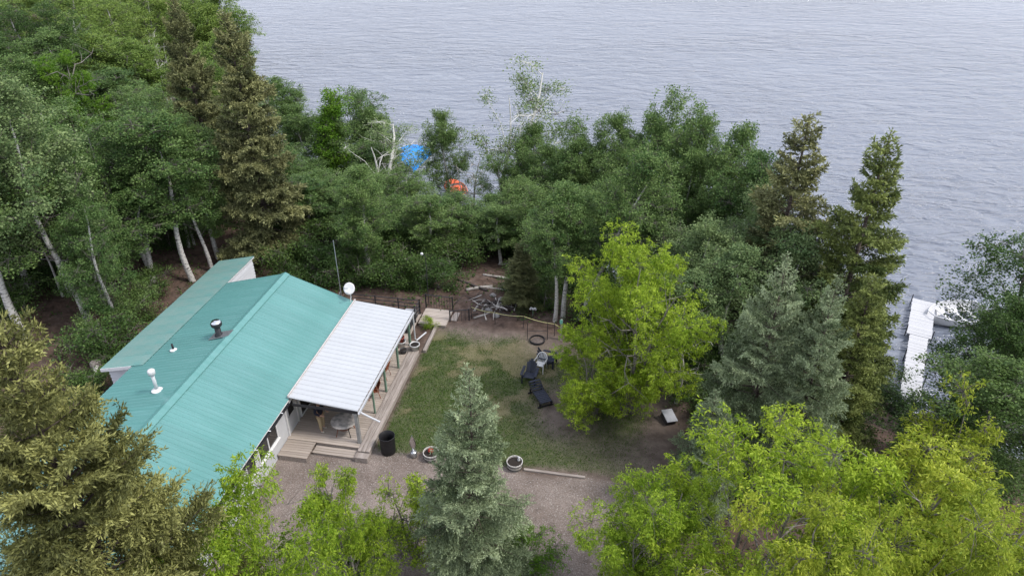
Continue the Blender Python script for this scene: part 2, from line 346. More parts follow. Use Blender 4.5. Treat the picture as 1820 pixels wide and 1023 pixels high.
def water_material():
    m = bpy.data.materials.new('lake_water'); m.use_nodes = True; t = m.node_tree; N = t.nodes; L = t.links
    p = N['Principled BSDF']; p.inputs['Base Color'].default_value = (0.145, 0.162, 0.198, 1); p.inputs['Roughness'].default_value = 0.06
    p.inputs['IOR'].default_value = 1.33; p.inputs['Specular IOR Level'].default_value = 0.8
    tc = N.new('ShaderNodeTexCoord')
    def lay(scale, sx, sy, rot, det, ro=0.55):
        mp = N.new('ShaderNodeMapping'); mp.inputs['Scale'].default_value = (sx, sy, 1); mp.inputs['Rotation'].default_value = (0, 0, math.radians(rot))
        L.new(tc.outputs['Object'], mp.inputs[0]); n = N.new('ShaderNodeTexNoise'); n.inputs['Scale'].default_value = scale; n.inputs['Detail'].default_value = det; n.inputs['Roughness'].default_value = ro
        n.inputs['Distortion'].default_value = 0.4
        L.new(mp.outputs[0], n.inputs['Vector']); return n.outputs[0]
    def mth(op, a_, b_):
        x = N.new('ShaderNodeMath'); x.operation = op
        for i, q in enumerate((a_, b_)):
            if isinstance(q, (int, float)): x.inputs[i].default_value = q
            else: L.new(q, x.inputs[i])
        return x.outputs[0]
    def ridged(n): return mth('POWER', mth('SUBTRACT', 1.0, mth('ABSOLUTE', mth('MULTIPLY', mth('SUBTRACT', n, .5), 3.0), 0)), 1.6)
    gust = lay(0.022, 0.6, 1.3, 20, 3)
    gm = N.new('ShaderNodeMapRange'); gm.inputs[1].default_value = .35; gm.inputs[2].default_value = .65; gm.inputs[3].default_value = .55; gm.inputs[4].default_value = 1.25; L.new(gust, gm.inputs[0])
    prev = None
    for h, st, di in ((ridged(lay(0.17, 0.55, 1.3, 5, 2)), 1.0, 0.42), (ridged(lay(0.46, 0.5, 1.25, -9, 3, .6)), 1.0, 0.30), (lay(1.7, 0.6, 1.1, 14, 5, .65), 1.0, 0.16)):
        b = N.new('ShaderNodeBump'); b.inputs['Strength'].default_value = st; b.inputs['Distance'].default_value = di
        L.new(mth('MULTIPLY', h, gm.outputs[0]), b.inputs['Height'])
        if prev: L.new(prev, b.inputs['Normal'])
        prev = b.outputs[0]
    L.new(prev, p.inputs['Normal']); return m
wm = MB()
N0 = 40
wm.add([(-2600, -400, WATER), (2600, -400, WATER), (2600, 4200, WATER), (-2600, 4200, WATER)], [(0, 1, 2, 3)])
tag(wm.build('water', water_material()), kind='structure')


# ------------------------------------------------------------------ house (built in its own axes: x = v across, y = u along)
HO = (-18.0, 21.5, 0.0)
def HM(): return MB(HO)
house = thing('house', 'long white lakeside house with a teal metal gable roof and a lower side wing', 'house', W(HO[1], HO[0]), -TH)
U0, U1 = 11.6, 30.6
RV, RZ = -17.96, 3.82
EV, EZ = -14.12, 2.42            # right eave
LV, LZ = -22.25, 2.66            # left eave
WU0, WU1 = 23.0, 33.75           # wing
WHV, WHZ, WLV, WLZ = -21.62, 2.87, -24.0, 2.30
T = 0.05
walls = HM()
walls.box(-14.62, -14.45, U0+0.3, 30.3, 0, 2.36)                          # long wall by the deck
walls.box(-22.0, -21.83, U0+0.3, 30.28, 0, 2.55)
for uu in (U0+0.3, 30.1):                                                 # gable ends
    walls.add([(-21.83, uu, 0), (-14.62, uu, 0), (-14.62, uu, 2.42), (RV, uu, RZ-0.12), (-21.83, uu, 2.58),
               (-21.83, uu+0.17, 0), (-14.62, uu+0.17, 0), (-14.62, uu+0.17, 2.42), (RV, uu+0.17, RZ-0.12), (-21.83, uu+0.17, 2.58)],
              [(0, 1, 2, 3, 4), (9, 8, 7, 6, 5), (0, 5, 6, 1), (1, 6, 7, 2), (2, 7, 8, 3), (3, 8, 9, 4), (4, 9, 5, 0)])
walls.build('wall', M_WHITE, house)
ww = HM()
ww.box(-23.8, -23.66, WU0+0.3, WU1-0.25, 0, 2.26)
ww.box(-21.80, -21.66, 30.45, WU1-0.25, 0, 2.76)
for uu in (WU0+0.25, WU1-0.42):
    ww.add([(-23.65, uu, 0), (-22.02, uu, 0), (-22.02, uu, 2.70), (-23.65, uu, 2.31), (-23.65, uu+0.15, 0), (-22.02, uu+0.15, 0), (-22.02, uu+0.15, 2.70), (-23.65, uu+0.15, 2.31)],
           [(0, 1, 2, 3), (7, 6, 5, 4), (0, 4, 5, 1), (1, 5, 6, 2), (2, 6, 7, 3), (3, 7, 4, 0)])
wing_wall = ww.build('wing_wall', M_WHITE, house)
for k in range(13):                                                       # lap siding on the wing's end and its tall side
    z = 0.05+k*0.2
    top = min(-22.02, -23.65+(2.65-z)/0.24*-1) if False else -22.04
    x0 = -23.8 if z < 2.1 else -23.8+(z-2.1)*4.2
    if x0 < top-0.1:
        b = HM(); b.add([(x0, WU0+0.20, z), (top, WU0+0.20, z), (top, WU0+0.245, z+0.19), (x0+0.0, WU0+0.245, z+0.19), (x0, WU0+0.249, z), (top, WU0+0.249, z), (top, WU0+0.249, z+0.19), (x0, WU0+0.249, z+0.19)],
                        [(0, 1, 2, 3), (7, 6, 5, 4), (0, 4, 5, 1), (1, 5, 6, 2), (2, 6, 7, 3), (3, 7, 4, 0)])
        b.build('siding_board', M_WHITE, wing_wall)
    b = HM(); b.add([(-21.61, 30.62, z), (-21.61, WU1-0.26, z), (-21.65, WU1-0.26, z+0.19), (-21.65, 30.62, z+0.19), (-21.656, 30.62, z), (-21.656, WU1-0.26, z), (-21.656, WU1-0.26, z+0.19), (-21.656, 30.62, z+0.19)],
                    [(0, 1, 2, 3), (7, 6, 5, 4), (0, 4, 5, 1), (1, 5, 6, 2), (2, 6, 7, 3), (3, 7, 4, 0)])
    b.build('siding_board', M_WHITE, wing_wall)
def window(u0, u1, z0, z1, panes, parent=house, v=-14.45, name='window'):
    """opening with a frame standing proud of the wall and recessed panes"""
    f = HM(); t = 0.06; f.box(v-0.02, v+0.05, u0, u1, z1-t, z1); f.box(v-0.02, v+0.05, u0, u1, z0, z0+t)
    for k in range(panes+1):
        uu = u0+(u1-u0-t)*k/panes; f.box(v-0.018, v+0.047, uu, uu+t, z0+t, z1-t)
    w = f.build(name, M_TRIM, parent)
    for k in range(panes):
        a = u0+t+(u1-u0-t)*k/panes; b = u0+(u1-u0-t)*(k+1)/panes
        HM().box(v-0.012, v+0.014, a, b, z0+t, z1-t).build('pane', M_GLASS, w)
    HM().box(v-0.01, v+0.10, u0-0.05, u1+0.05, z0-0.06, z0-0.003).build('sill', M_TRIM, w)
    return w
window(19.75, 21.45, 0.95, 2.15, 2); window(18.75, 19.5, 0.95, 2.15, 1); window(13.5, 15.0, 1.0, 2.1, 2)
window(26.4, 28.0, 1.1, 2.1, 2); window(31.3, 31.9, 1.4, 2.1, 1, house, -21.60)
for (a, b, nm) in ((22.35, 23.25, 'door'),):
    d = HM().box(-14.46, -14.40, a, b, 0.32, 2.28).build(nm, M_WHITE, house)
    f = HM(); f.box(-14.44, -14.37, a-0.07, a-0.002, 0.3, 2.35); f.box(-14.44, -14.37, b+0.002, b+0.07, 0.3, 2.35); f.box(-14.44, -14.37, a-0.07, b+0.07, 2.283, 2.35); f.build('door_frame', M_TRIM, d)
    HM().box(-14.41, -14.392, a+0.2, b-0.2, 1.25, 2.05).build('pane', M_GLASS, d)
    HM().tube([(-14.40, a+0.08, 1.3), (-14.33, a+0.08, 1.3), (-14.33, a+0.2, 1.3)], 0.015, 6).build('handle', M_GREYM, d)
sd = HM(); sd.box(-14.47, -14.38, 23.6, 25.6, 2.2, 2.28); sd.box(-14.47, -14.38, 23.6, 25.6, 0.31, 0.37)
for uu in (23.6, 24.57, 25.54): sd.box(-14.468, -14.382, uu, uu+0.06, 0.37, 2.2)
sd = sd.build('sliding_door', M_TRIM, house)
HM().box(-14.45, -14.415, 23.66, 24.57, 0.37, 2.2).build('pane', M_GLASS, sd); HM().box(-14.45, -14.405, 24.63, 25.54, 0.37, 2.2).build('pane', M_GLASS, sd)

rb = HM()                                                                  # roof boarding under the metal sheets
rb.add([(RV, U0+.03, RZ-.06), (EV-.03, U0+.03, EZ-.06), (EV-.03, U1-.03, EZ-.06), (RV, U1-.03, RZ-.06), (RV, U0+.03, RZ-.12), (EV-.03, U0+.03, EZ-.12), (EV-.03, U1-.03, EZ-.12), (RV, U1-.03, RZ-.12)],
       [(0, 1, 2, 3), (7, 6, 5, 4), (0, 4, 5, 1), (1, 5, 6, 2), (2, 6, 7, 3), (3, 7, 4, 0)])
rb.add([(LV+.03, U0+.03, LZ-.06), (RV-.002, U0+.03, RZ-.06), (RV-.002, U1-.03, RZ-.06), (LV+.03, U1-.03, LZ-.06), (LV+.03, U0+.03, LZ-.12), (RV-.002, U0+.03, RZ-.12), (RV-.002, U1-.03, RZ-.12), (LV+.03, U1-.03, LZ-.12)],
       [(0, 1, 2, 3), (7, 6, 5, 4), (0, 4, 5, 1), (1, 5, 6, 2), (2, 6, 7, 3), (3, 7, 4, 0)])
roof = rb.build('roof', M_TRIM, house)
def sheets(parent, v0, z0, v1, z1, ua, ub, width, ribs, m, rib=0.014, name='roof_sheet', proto_off=HO):
    """one mesh for a sheet of ribbed metal from (v0,z0) up/down to (v1,z1), copied along the ridge"""
    L_ = math.hypot(v1-v0, z1-z0); nv, nz_ = -(z1-z0)/L_, (v1-v0)/L_
    if nz_ < 0: nv, nz_ = -nv, -nz_
    n = max(1, round((ub-ua)/width)); w = (ub-ua)/n
    prof = []
    for k in range(ribs):
        a = w*(k+0.5)/ribs; d = 0.016
        if k == 0: prof.append((0.0005, 0))
        prof += [(a-2.1*d, 0), (a-d, rib), (a+d, rib), (a+2.1*d, 0)]
    prof.append((w-0.0015, 0))
    rows = [[(v+nv*h-proto_off[0], y, z+nz_*h) for y, h in prof] for v, z in ((v0, z0), ((v0+v1)/2, (z0+z1)/2), (v1, z1))]
    b = MB(); b.sheet(rows, (-nv*0.008, 0, -nz_*0.008)); me = b.mesh(name, m)
    rnd = random.Random(5)
    for k in range(n):
        o = link(name, me, parent, (0, ua-proto_off[1]+k*w, (k % 2)*0.0025)); o.rotation_euler = (0, rnd.uniform(-.0012, .0012), 0)
sheets(roof, RV, RZ, EV, EZ, U0, U1, 0.92, 4, M_TEAL)
sheets(roof, RV, RZ, LV, LZ, U0, U1, 0.92, 4, M_TEAL)
wr = HM(); wr.add([(WHV, WU0+.02, WHZ-.05), (WLV+.03, WU0+.02, WLZ-.05), (WLV+.03, WU1-.02, WLZ-.05), (WHV, WU1-.02, WHZ-.05), (WHV, WU0+.02, WHZ-.11), (WLV+.03, WU0+.02, WLZ-.11), (WLV+.03, WU1-.02, WLZ-.11), (WHV, WU1-.02, WHZ-.11)],
                  [(3, 2, 1, 0), (4, 5, 6, 7), (1, 5, 4, 0), (2, 6, 5, 1), (3, 7, 6, 2), (0, 4, 7, 3)])
wing_roof = wr.build('wing_roof', M_TRIM, house)
sheets(wing_roof, WHV+0.02, WHZ, WLV, WLZ, WU0, WU1, 0.92, 4, M_TEALD, rib=0.009)
rc = HM(); rr = []
for v, h in ((-0.24, -0.055), (-0.05, 0.035), (0.0, 0.05), (0.05, 0.03), (0.24, -0.06)):
    rr.append([(RV+v, U0-0.02, RZ+0.03+h), (RV+v, U1+0.02, RZ+0.03+h)])
rc.sheet(rr, (0, 0, -0.012)); rc.build('ridge_cap', M_TEAL, roof)
fa = HM(); fa.box(EV-0.028, EV-0.002, U0, U1, EZ-0.20, EZ-0.035); fa.build('fascia', M_TRIM, roof)
g = HM(); g.sheet([[(EV+x, U0, EZ-0.07+z), (EV+x, 22.3, EZ-0.07+z)] for x, z in ((0.0, 0), (0.0, -0.09), (0.09, -0.09), (0.11, 0))], (0.006, 0, 0.006)); g.build('gutter', M_DARKM, roof)
for k in range(9):
    HM().box(EV+0.0, EV+0.115, 12.3+k*1.15, 12.34+k*1.15, EZ-0.065, EZ-0.045).build('gutter_strap', M_TRIM, roof)
for uu, s in ((U0-0.028, 1), (U1+0.002, 1)):                               # rake boards
    r_ = HM(); r_.add([(EV, uu, EZ-.2), (EV, uu+.026, EZ-.2), (EV, uu+.026, EZ+.01), (EV, uu, EZ+.01), (RV, uu, RZ-.2), (RV, uu+.026, RZ-.2), (RV, uu+.026, RZ+.01), (RV, uu, RZ+.01), (LV, uu, LZ-.2), (LV, uu+.026, LZ-.2), (LV, uu+.026, LZ+.01), (LV, uu, LZ+.01)],
                      [(0, 1, 2, 3), (4, 5, 1, 0), (5, 6, 2, 1), (6, 7, 3, 2), (7, 4, 0, 3), (8, 9, 5, 4), (9, 10, 6, 5), (10, 11, 7, 6), (11, 8, 4, 7), (11, 10, 9, 8)]); r_.build('rake_board', M_TEAL, roof)
w_ = HM(); uu = WU0-0.03; w_.add([(WLV, uu, WLZ-.17), (WLV, uu+.026, WLZ-.17), (WLV, uu+.026, WLZ), (WLV, uu, WLZ), (-22.27, uu, 2.54), (-22.27, uu+.026, 2.54), (-22.27, uu+.026, 2.71), (-22.27, uu, 2.71)],
      [(0, 1, 2, 3), (4, 5, 1, 0), (5, 6, 2, 1), (6, 7, 3, 2), (7, 4, 0, 3), (7, 6, 5, 4)]); w_.build('rake_board', M_TRIM, wing_roof)
def lz(v): return RZ-(RZ-LZ)*(RV-v)/(RV-LV)
p = HM(); v, u = -18.55, 24.75; z = lz(v)                                  # black furnace vent with a bright cap
p.lathe([(0.20, -0.1), (0.20, 0.1), (0.14, 0.18), (0.14, 0.62), (0.0, 0.62)], (v, u, z), 16); vp = p.build('vent_pipe', M_DARKM, roof, True)
HM().lathe([(0.24, 0.60), (0.26, 0.64), (0.26, 0.76), (0.22, 0.80)], (v, u, z), 16).build('vent_band', M_DARKM, vp, True)
HM().lathe([(0.23, 0.79), (0.20, 0.85), (0.0, 0.88)], (v, u, z), 16).build('vent_cap', M_CHROME, vp, True)
HM().add([(v-.42, u-.3, lz(v-.42)+.05), (v+.62, u-.22, RZ+.09), (v+.62, u+.3, RZ+.09), (v-.42, u+.32, lz(v-.42)+.05), (v-.42, u-.3, lz(v-.42)+.03), (v+.62, u-.22, RZ+.06), (v+.62, u+.3, RZ+.06), (v-.42, u+.32, lz(v-.42)+.03)],
         [(0, 1, 2, 3), (7, 6, 5, 4), (0, 4, 5, 1), (1, 5, 6, 2), (2, 6, 7, 3), (3, 7, 4, 0)]).build('flashing', M_GREYM, vp)
p = HM(); v, u = -20.6, 24.0; z = lz(v); p.tube([(v, u, z-.05), (v, u, z+.36)], 0.05, 10); q = p.build('vent_pipe', M_BLACK, roof, True)
HM().lathe([(0.17, 0.035), (0.13, 0.06), (0.055, 0.10)], (v, u, z), 14).build('flashing', M_WPLAST, q, True)
p = HM(); v, u = -19.2, 20.75; z = lz(v); p.tube([(v, u, z-.05), (v, u, z+.95)], 0.075, 12); q = p.build('vent_pipe', mat('grey_white_pipe', (.55, .57, .58), .5, .06), roof, True)
HM().lathe([(0.09, 0.86), (0.15, 0.90), (0.155, 1.08), (0.12, 1.12), (0.0, 1.13)], (v, u, z), 14).build('vent_cap', M_WPLAST, q, True)
HM().lathe([(0.24, 0.04), (0.20, 0.065), (0.08, 0.14)], (v, u, z), 14).build('flashing', M_WPLAST, q, True)

# porch cover: white ribbed sheets on green posts
PO = (-12.5, 26.5, 0.0)
porch = thing('porch_cover', 'sloping white corrugated metal porch roof on posts beside the teal roof', 'porch roof', W(PO[1], PO[0]), -TH)
PM = lambda: MB(PO)
PU0, PU1, PV0, PZ0, PV1, PZ1 = 22.35, 30.55, -14.10, 2.56, -10.93, 2.24
pf = PM()
pf.box(-11.12, -11.0, PU0+0.1, PU1-0.1, 2.06, 2.19); pr = pf.build('beam', M_TRIM, porch)
for k in range(11):
    uu = PU0+0.08+k*(PU1-PU0-0.22)/10
    PM().add([(PV0+.25, uu, PZ0-.14), (PV1-.1, uu, PZ1-.13), (PV1-.1, uu+.05, PZ1-.13), (PV0+.25, uu+.05, PZ0-.14), (PV0+.25, uu, PZ0-.055), (PV1-.1, uu, PZ1-.04), (PV1-.1, uu+.05, PZ1-.04), (PV0+.25, uu+.05, PZ0-.055)],
             [(3, 2, 1, 0), (4, 5, 6, 7), (0, 1, 5, 4), (1, 2, 6, 5), (2, 3, 7, 6), (3, 0, 4, 7)]).build('rafter', M_TRIM, porch)
pdeck = PM().sheet([[(PV0, PU0+.01, PZ0-.02), (PV0, PU1-.01, PZ0-.02)], [(PV1-.01, PU0+.01, PZ1-.02), (PV1-.01, PU1-.01, PZ1-.02)]], (0, 0, -.012)).build('cover_sheet', M_WHITER, porch)
def wsheets(ua, ub, width, ribs):
    n = round((ub-ua)/width); w = (ub-ua)/n; prof = []
    for k in range(ribs):
        a = w*(k+.5)/ribs; prof += [(a-.145, 0.0), (a-.105, 0.034), (a+.02, 0.034), (a+.06, 0.0)]
    prof = [(0.0, 0.0)]+[q for q in prof if 0 < q[0] < w-0.002]+[(w-.002, 0.0)]
    rows = [[(v-PO[0], y, z+h) for y, h in prof] for v, z in ((PV0-.02, PZ0), (PV1+.02, PZ1))]
    me = MB().sheet(rows, (0, 0, -.006)).mesh('roof_sheet', M_WHITER)
    for k in range(n): link('roof_sheet', me, pdeck, (0, ua-PO[1]+k*w, (k % 2)*.004))
wsheets(PU0, PU1, 0.63, 2)
PM().box(PV0-.05, PV0+.0, PU0-.02, PU1+.02, PZ0-.03, PZ0+.10).build('flashing', mat('stained_flashing', (.55, .5, .48), .5, .12, 5), porch)
gt = PM(); gt.sheet([[(PV1+x, PU0-.05, PZ1-.03+z), (PV1+x, PU1+.05, PZ1-.03+z)] for x, z in ((0.03, 0), (0.03, -.10), (0.12, -.10), (0.14, 0.01))], (.006, 0, .006)); gt.build('gutter', M_WHITE, porch)
PM().box(PV0+.1, PV1, PU0-.03, PU0-.004, 2.1, 2.24).build('fascia', M_DARKM, porch)
for uu, rad, m, top in ((22.42, .075, M_GREYP, 2.06), (24.45, .04, M_GREEN, 2.06), (26.1, .05, M_GREEN, 2.06), (28.05, .05, M_GREEN, 2.06), (30.1, .06, M_GREEN, 2.06)):
    PM().box(-11.06-rad, -11.06+rad, uu-rad, uu+rad, .30, top).build('post', m, porch, bevel=.008)
PM().box(-11.17, -10.95, 22.31, 22.53, 2.0, 2.058).build('post_cap', M_GREYP, porch)
PM().tube([(PV1+.08, 22.45, 2.13), (PV1+.2, 22.42, 2.08), (PV1+1.0, 22.35, 1.78)], .042, 8).build('downspout', M_WHITE, porch)
PM().tube([(PV1+.08, 30.35, 2.13), (PV1+.08, 30.38, .55), (PV1+.14, 30.45, .42), (PV1+.42, 31.3, .40)], .042, 8).build('downspout', M_WHITE, porch)

# deck
DO = (-12.4, 27.0, 0.0)
deck = thing('deck', 'weathered board deck along the house under the white porch roof', 'deck', W(DO[1], DO[0]), -TH)
DM = lambda: MB(DO)
rnd = random.Random(3)
def planks(parent, v0, v1, u0, u1, ztop, w=0.145, t=0.035, m=M_DECK, name='plank', mk=DM, off=DO):
    n = round((u1-u0)/w); w = (u1-u0)/n
    me = MB().add([(v0-off[0], .004, 0), (v1-off[0], .004, 0), (v1-off[0], w-.004, 0), (v0-off[0], w-.004, 0), (v0-off[0], .004, t-.004), (v1-off[0], .004, t-.004), (v1-off[0], w-.004, t-.004), (v0-off[0], w-.004, t-.004),
                   (v0-off[0]+.004, .009, t), (v1-off[0]-.004, .009, t), (v1-off[0]-.004, w-.009, t), (v0-off[0]+.004, w-.009, t)],
                  [(3, 2, 1, 0), (0, 1, 5, 4), (1, 2, 6, 5), (2, 3, 7, 6), (3, 0, 4, 7), (4, 5, 9, 8), (5, 6, 10, 9), (6, 7, 11, 10), (7, 4, 8, 11), (8, 9, 10, 11)]).mesh(name, m)
    for k in range(n): link(name, me, parent, (rnd.uniform(-.008, .008), u0-off[1]+k*w, ztop-t+rnd.uniform(-.004, .003)))
fr = DM()
for v in (-14.3, -13.2, -12.1, -11.05): fr.box(v, v+.05, 22.1, 30.5, .08, .262)
fr.box(-14.40, -10.96, 22.12, 22.16, .0, .255); fr.box(-15.6, -11.4, 30.55, 30.6, 0, .262); fr.box(-15.6, -11.4, 33.2, 33.25, 0, .262)
fr.build('joists', M_BEAM, deck)
planks(deck, -14.44, -10.98, 22.1, 30.55, .30)
planks(deck, -15.6, -11.35, 30.56, 33.25, .30)
planks(deck, -14.42, -13.05, 21.05, 22.09, .285)
DM().box(-14.4, -13.06, 21.06, 21.1, .0, .245).build('riser', M_BEAM, deck)
st = DM().box(-13.02, -10.98, 21.62, 21.66, .0, .115).build('step', M_BEAM, deck); planks(st, -13.03, -10.98, 21.6, 22.08, .15, .16)
for k, (a, b) in enumerate(((-10.965, -10.80), (-10.79, -10.62), (-10.61, -10.42))):
    DM().box(a, b, 21.85+k*.02, 29.75-k*.05, .06, .37-k*.012).build('edge_beam', M_BEAM, deck, bevel=.012)
DM().box(-10.99, -10.38, 21.5, 21.84, .0, .30).build('end_block', M_BEAM, deck, bevel=.012)
def railing(parent, pts, h, z0, n_rails, m, mk=DM, r=.03, balu=None, name_post='rail_post'):
    for (a, b) in pts:
        mk().box(a-r, a+r, b-r, b+r, z0, z0+h+.03).build(name_post, m, parent)
    for (a, b), (c, d) in zip(pts, pts[1:]):
        for k in range(n_rails):
            z = z0+h*(k+1)/n_rails-.03
            mk().tube([(a, b, z), (c, d, z)], .026, 6).build('rail', m, parent)
        if balu:
            L_ = math.hypot(c-a, d-b); n = int(L_/balu)
            for k in range(1, n):
                t = k/n; mk().tube([(a+(c-a)*t, b+(d-b)*t, z0+.08), (a+(c-a)*t, b+(d-b)*t, z0+h-.03)], .011, 5).build('baluster', m, parent)
railing(deck, [(-15.55, 33.2), (-14.1, 33.2), (-12.7, 33.2), (-11.42, 33.2)], .95, .30, 4, M_DARKM)
railing(deck, [(-11.42, 33.2), (-11.42, 32.3), (-11.42, 31.2)], .95, .30, 4, M_DARKM)
# landing and its stair down the bank
LO = (-10.5, 33.2, 0)
landing = thing('deck_landing', 'low square plank landing beside the lawn with black picket rail', 'deck', W(33.2, -10.5), -TH)
LM = lambda: MB(LO)
LM().box(-11.3, -9.72, 32.42, 32.47, -.05, .16).build('riser', M_BEAM, landing); LM().box(-9.76, -9.7, 32.48, 34.0, -.3, .16).build('riser', M_BEAM, landing)
planks(landing, -11.32, -9.68, 32.4, 34.05, .20, .15, off=LO)
railing(landing, [(-11.3, 34.05), (-9.66, 34.0)], .95, .2, 1, M_DARKM, LM, balu=.16)
railing(landing, [(-9.6, 33.1), (-8.55, 33.45)], .9, -.1, 1, M_DARKM, LM, balu=.2)
for k in range(4):
    LM().box(-9.62+k*.36, -9.25+k*.36, 33.2, 34.1, .02-k*.17, .07-k*.17).build('stair_tread', M_BEAM, landing)

# the deck box, tables, chairs, pots
def at(u, v, z=0.0): return W(u, v, z)
bx = thing('storage_bench', 'grey topped storage bench with black sides against the deck rail', 'bench', at(32.0, -11.85, .30), -TH)
MB().box(-.3, .3, -.85, .95, 0, .40).build('chest', M_DARKM, bx); MB().box(-.33, .33, -.88, .98, .403, .45).build('lid', mat('grey_lid', (.33, .34, .36), .6, .1), bx, bevel=.01)
wt = thing('oval_patio_table', 'white oval plastic table beyond the white porch roof', 'table', at(31.75, -13.0, .30), -TH)
MB().lathe([(0.0, .69), (.62, .69), (.68, .70), (.68, .725), (.62, .735), (0.0, .74)], n=28, sx=1.25).build('table_top', M_WPLAST, wt, True)
for sx in (-1, 1):
    for sy in (-1, 1): MB().tube([(sx*.45, sy*.33, .69), (sx*.55, sy*.4, 0)], [.035, .025], 8).build('leg', M_WPLAST, wt)
tb = thing('round_patio_table', 'round grey patio table with a painted dark reflection under the near corner of porch roof', 'table', at(22.95, -11.95, .30), .3)
MB().lathe([(0.0, .69), (.56, .69), (.6, .70), (.6, .73), (.55, .745), (0.0, .745)], n=28).build('table_top', mat('reflection_painted_top', (.10, .10, .10), .35, .3, 5, col2=(.36, .33, .30)), tb, True)  # dark tones in the top's colour paint a reflection on glass
for k in range(4):
    a = k*math.pi/2+.4; MB().tube([(.3*math.cos(a), .3*math.sin(a), .69), (.34*math.cos(a), .34*math.sin(a), .4), (.48*math.cos(a), .48*math.sin(a), 0)], .022, 6).build('leg', M_DARKM if k % 2 else M_RUST, tb)
MB().lathe([(.30, .38), (.33, .38), (.33, .41), (.30, .41), (.30, .38)], n=20).build('ring', M_RUST, tb)
def metal_chair(label, loc, rz, group=None):
    c = thing('metal_chair', label, 'chair', loc, rz, group)
    rows = [[(-.23+.46*j/3, -.22+.44*i/3, .43-.03*math.sin(math.pi*j/3)*math.sin(math.pi*i/3)) for j in range(4)] for i in range(4)]
    MB().sheet(rows, (0, 0, -.012)).build('seat', M_RUST, c)
    bk = [[(-.22+.44*j/4, -.23-.16*i/3, .50+.45*i/3+.06*math.sin(math.pi*j/4)*(i/3)) for j in range(5)] for i in range(4)]
    MB().sheet(bk, (0, -.012, 0)).build('backrest', M_RUST, c)
    for s in (-1, 1):
        MB().tube([(s*.24, .24, 0), (s*.25, .24, .62), (s*.25, .1, .65), (s*.25, -.28, .63)], .014, 6).build('arm', M_RUST, c)
        MB().tube([(s*.23, .22, .43), (s*.24, .26, 0)], .014, 6).build('leg', M_RUST, c); MB().tube([(s*.22, -.38, .94), (s*.23, -.22, .45), (s*.24, -.32, 0)], .014, 6).build('leg', M_RUST, c)
    return c
metal_chair('rust coloured metal chair beside the second green porch post', at(25.6, -11.55, .30), 1.9)
metal_chair('rust coloured metal chair beside the third green porch post', at(27.2, -11.6, .30), 1.3)
def pot(name, label, loc, prof, m, soil=None, group=None, z=0):
    o = thing(name, label, 'planter', loc, 0, group); MB().lathe(prof, n=22).build('pot', m, o, True)
    if soil: MB().lathe([(soil[0], soil[1]), (soil[0]*.5, soil[1]+.02), (0, soil[1]+.015)], n=16).build('soil', M_SOIL, o, True)
    return o
pot('white_bucket', 'white bucket planter of dark soil at the deck edge by the downspout', at(29.7, -10.66, .37), [(0, 0), (.20, 0), (.24, .26), (.27, .27), (.28, .34), (.25, .345), (.235, .29), (0, .27)], M_WPLAST, (.235, .30))
pot('white_bucket', 'white bucket on deck with terracotta pots standing in it', at(29.95, -11.5, .30), [(0, 0), (.19, 0), (.23, .28), (.26, .29), (.26, .35), (.235, .355), (.22, .30), (0, .28)], M_WPLAST, (.22, .29))
pot('terracotta_pot', 'red terracotta pots nested in the white bucket', at(29.95, -11.5, .585), [(0, 0.012), (.13, .012), (.18, .25), (.2, .26), (.2, .32), (.17, .32), (.15, .26), (0, .22)], M_TERRA, (.16, .25))
pot('dark_plant_pot', 'dark grey plant pot on deck beside the bucket of terracotta pots', at(29.35, -11.2, .30), [(0, 0), (.13, 0), (.19, .22), (.19, .25), (.17, .25), (.15, .2), (0, .19)], mat('dark_grey_pot', (.05, .05, .055), .6), (.16, .2))
tc_ = thing('trash_barrel', 'open black plastic barrel at the corner of the deck', 'barrel', at(22.4, -9.72, 0))
MB().lathe([(0, .02), (.30, .02), (.31, 0), (.33, .04), (.335, .3), (.34, .33), (.335, .36), (.34, .6), (.345, .63), (.34, .66), (.345, .90), (.355, .92), (.35, .94), (.325, .93), (.315, .5), (.30, .06), (0, .05)], n=28).build('body', M_BLACK, tc_, True)
MB().lathe([(.335, .935), (.36, .935), (.365, .96), (.34, .965), (.335, .935)], n=28).build('rim', M_BLACK, tc_, True)
orn = thing('garden_ornament', 'tall silver blade shaped garden ornament on a round metal base', 'ornament', at(22.3, -8.5, 0))
MB().lathe([(0, 0), (.14, 0), (.15, .1), (.15, .28), (.13, .31), (.05, .32), (.05, .42), (0, .43)], n=16).build('base', M_GREYM, orn, True)
sr = []
for i in range(8):
    t = i/7; w = .13*math.sin(math.pi*(t*.92+.06))+.01; sr.append([(-w, .02*math.cos(t*3), .40+t*.85), (0, .05, .40+t*.85), (w, .02*math.cos(t*3), .40+t*.85)])
MB().sheet(sr, (0, -.012, 0)).build('blade', M_CHROME, orn, True)
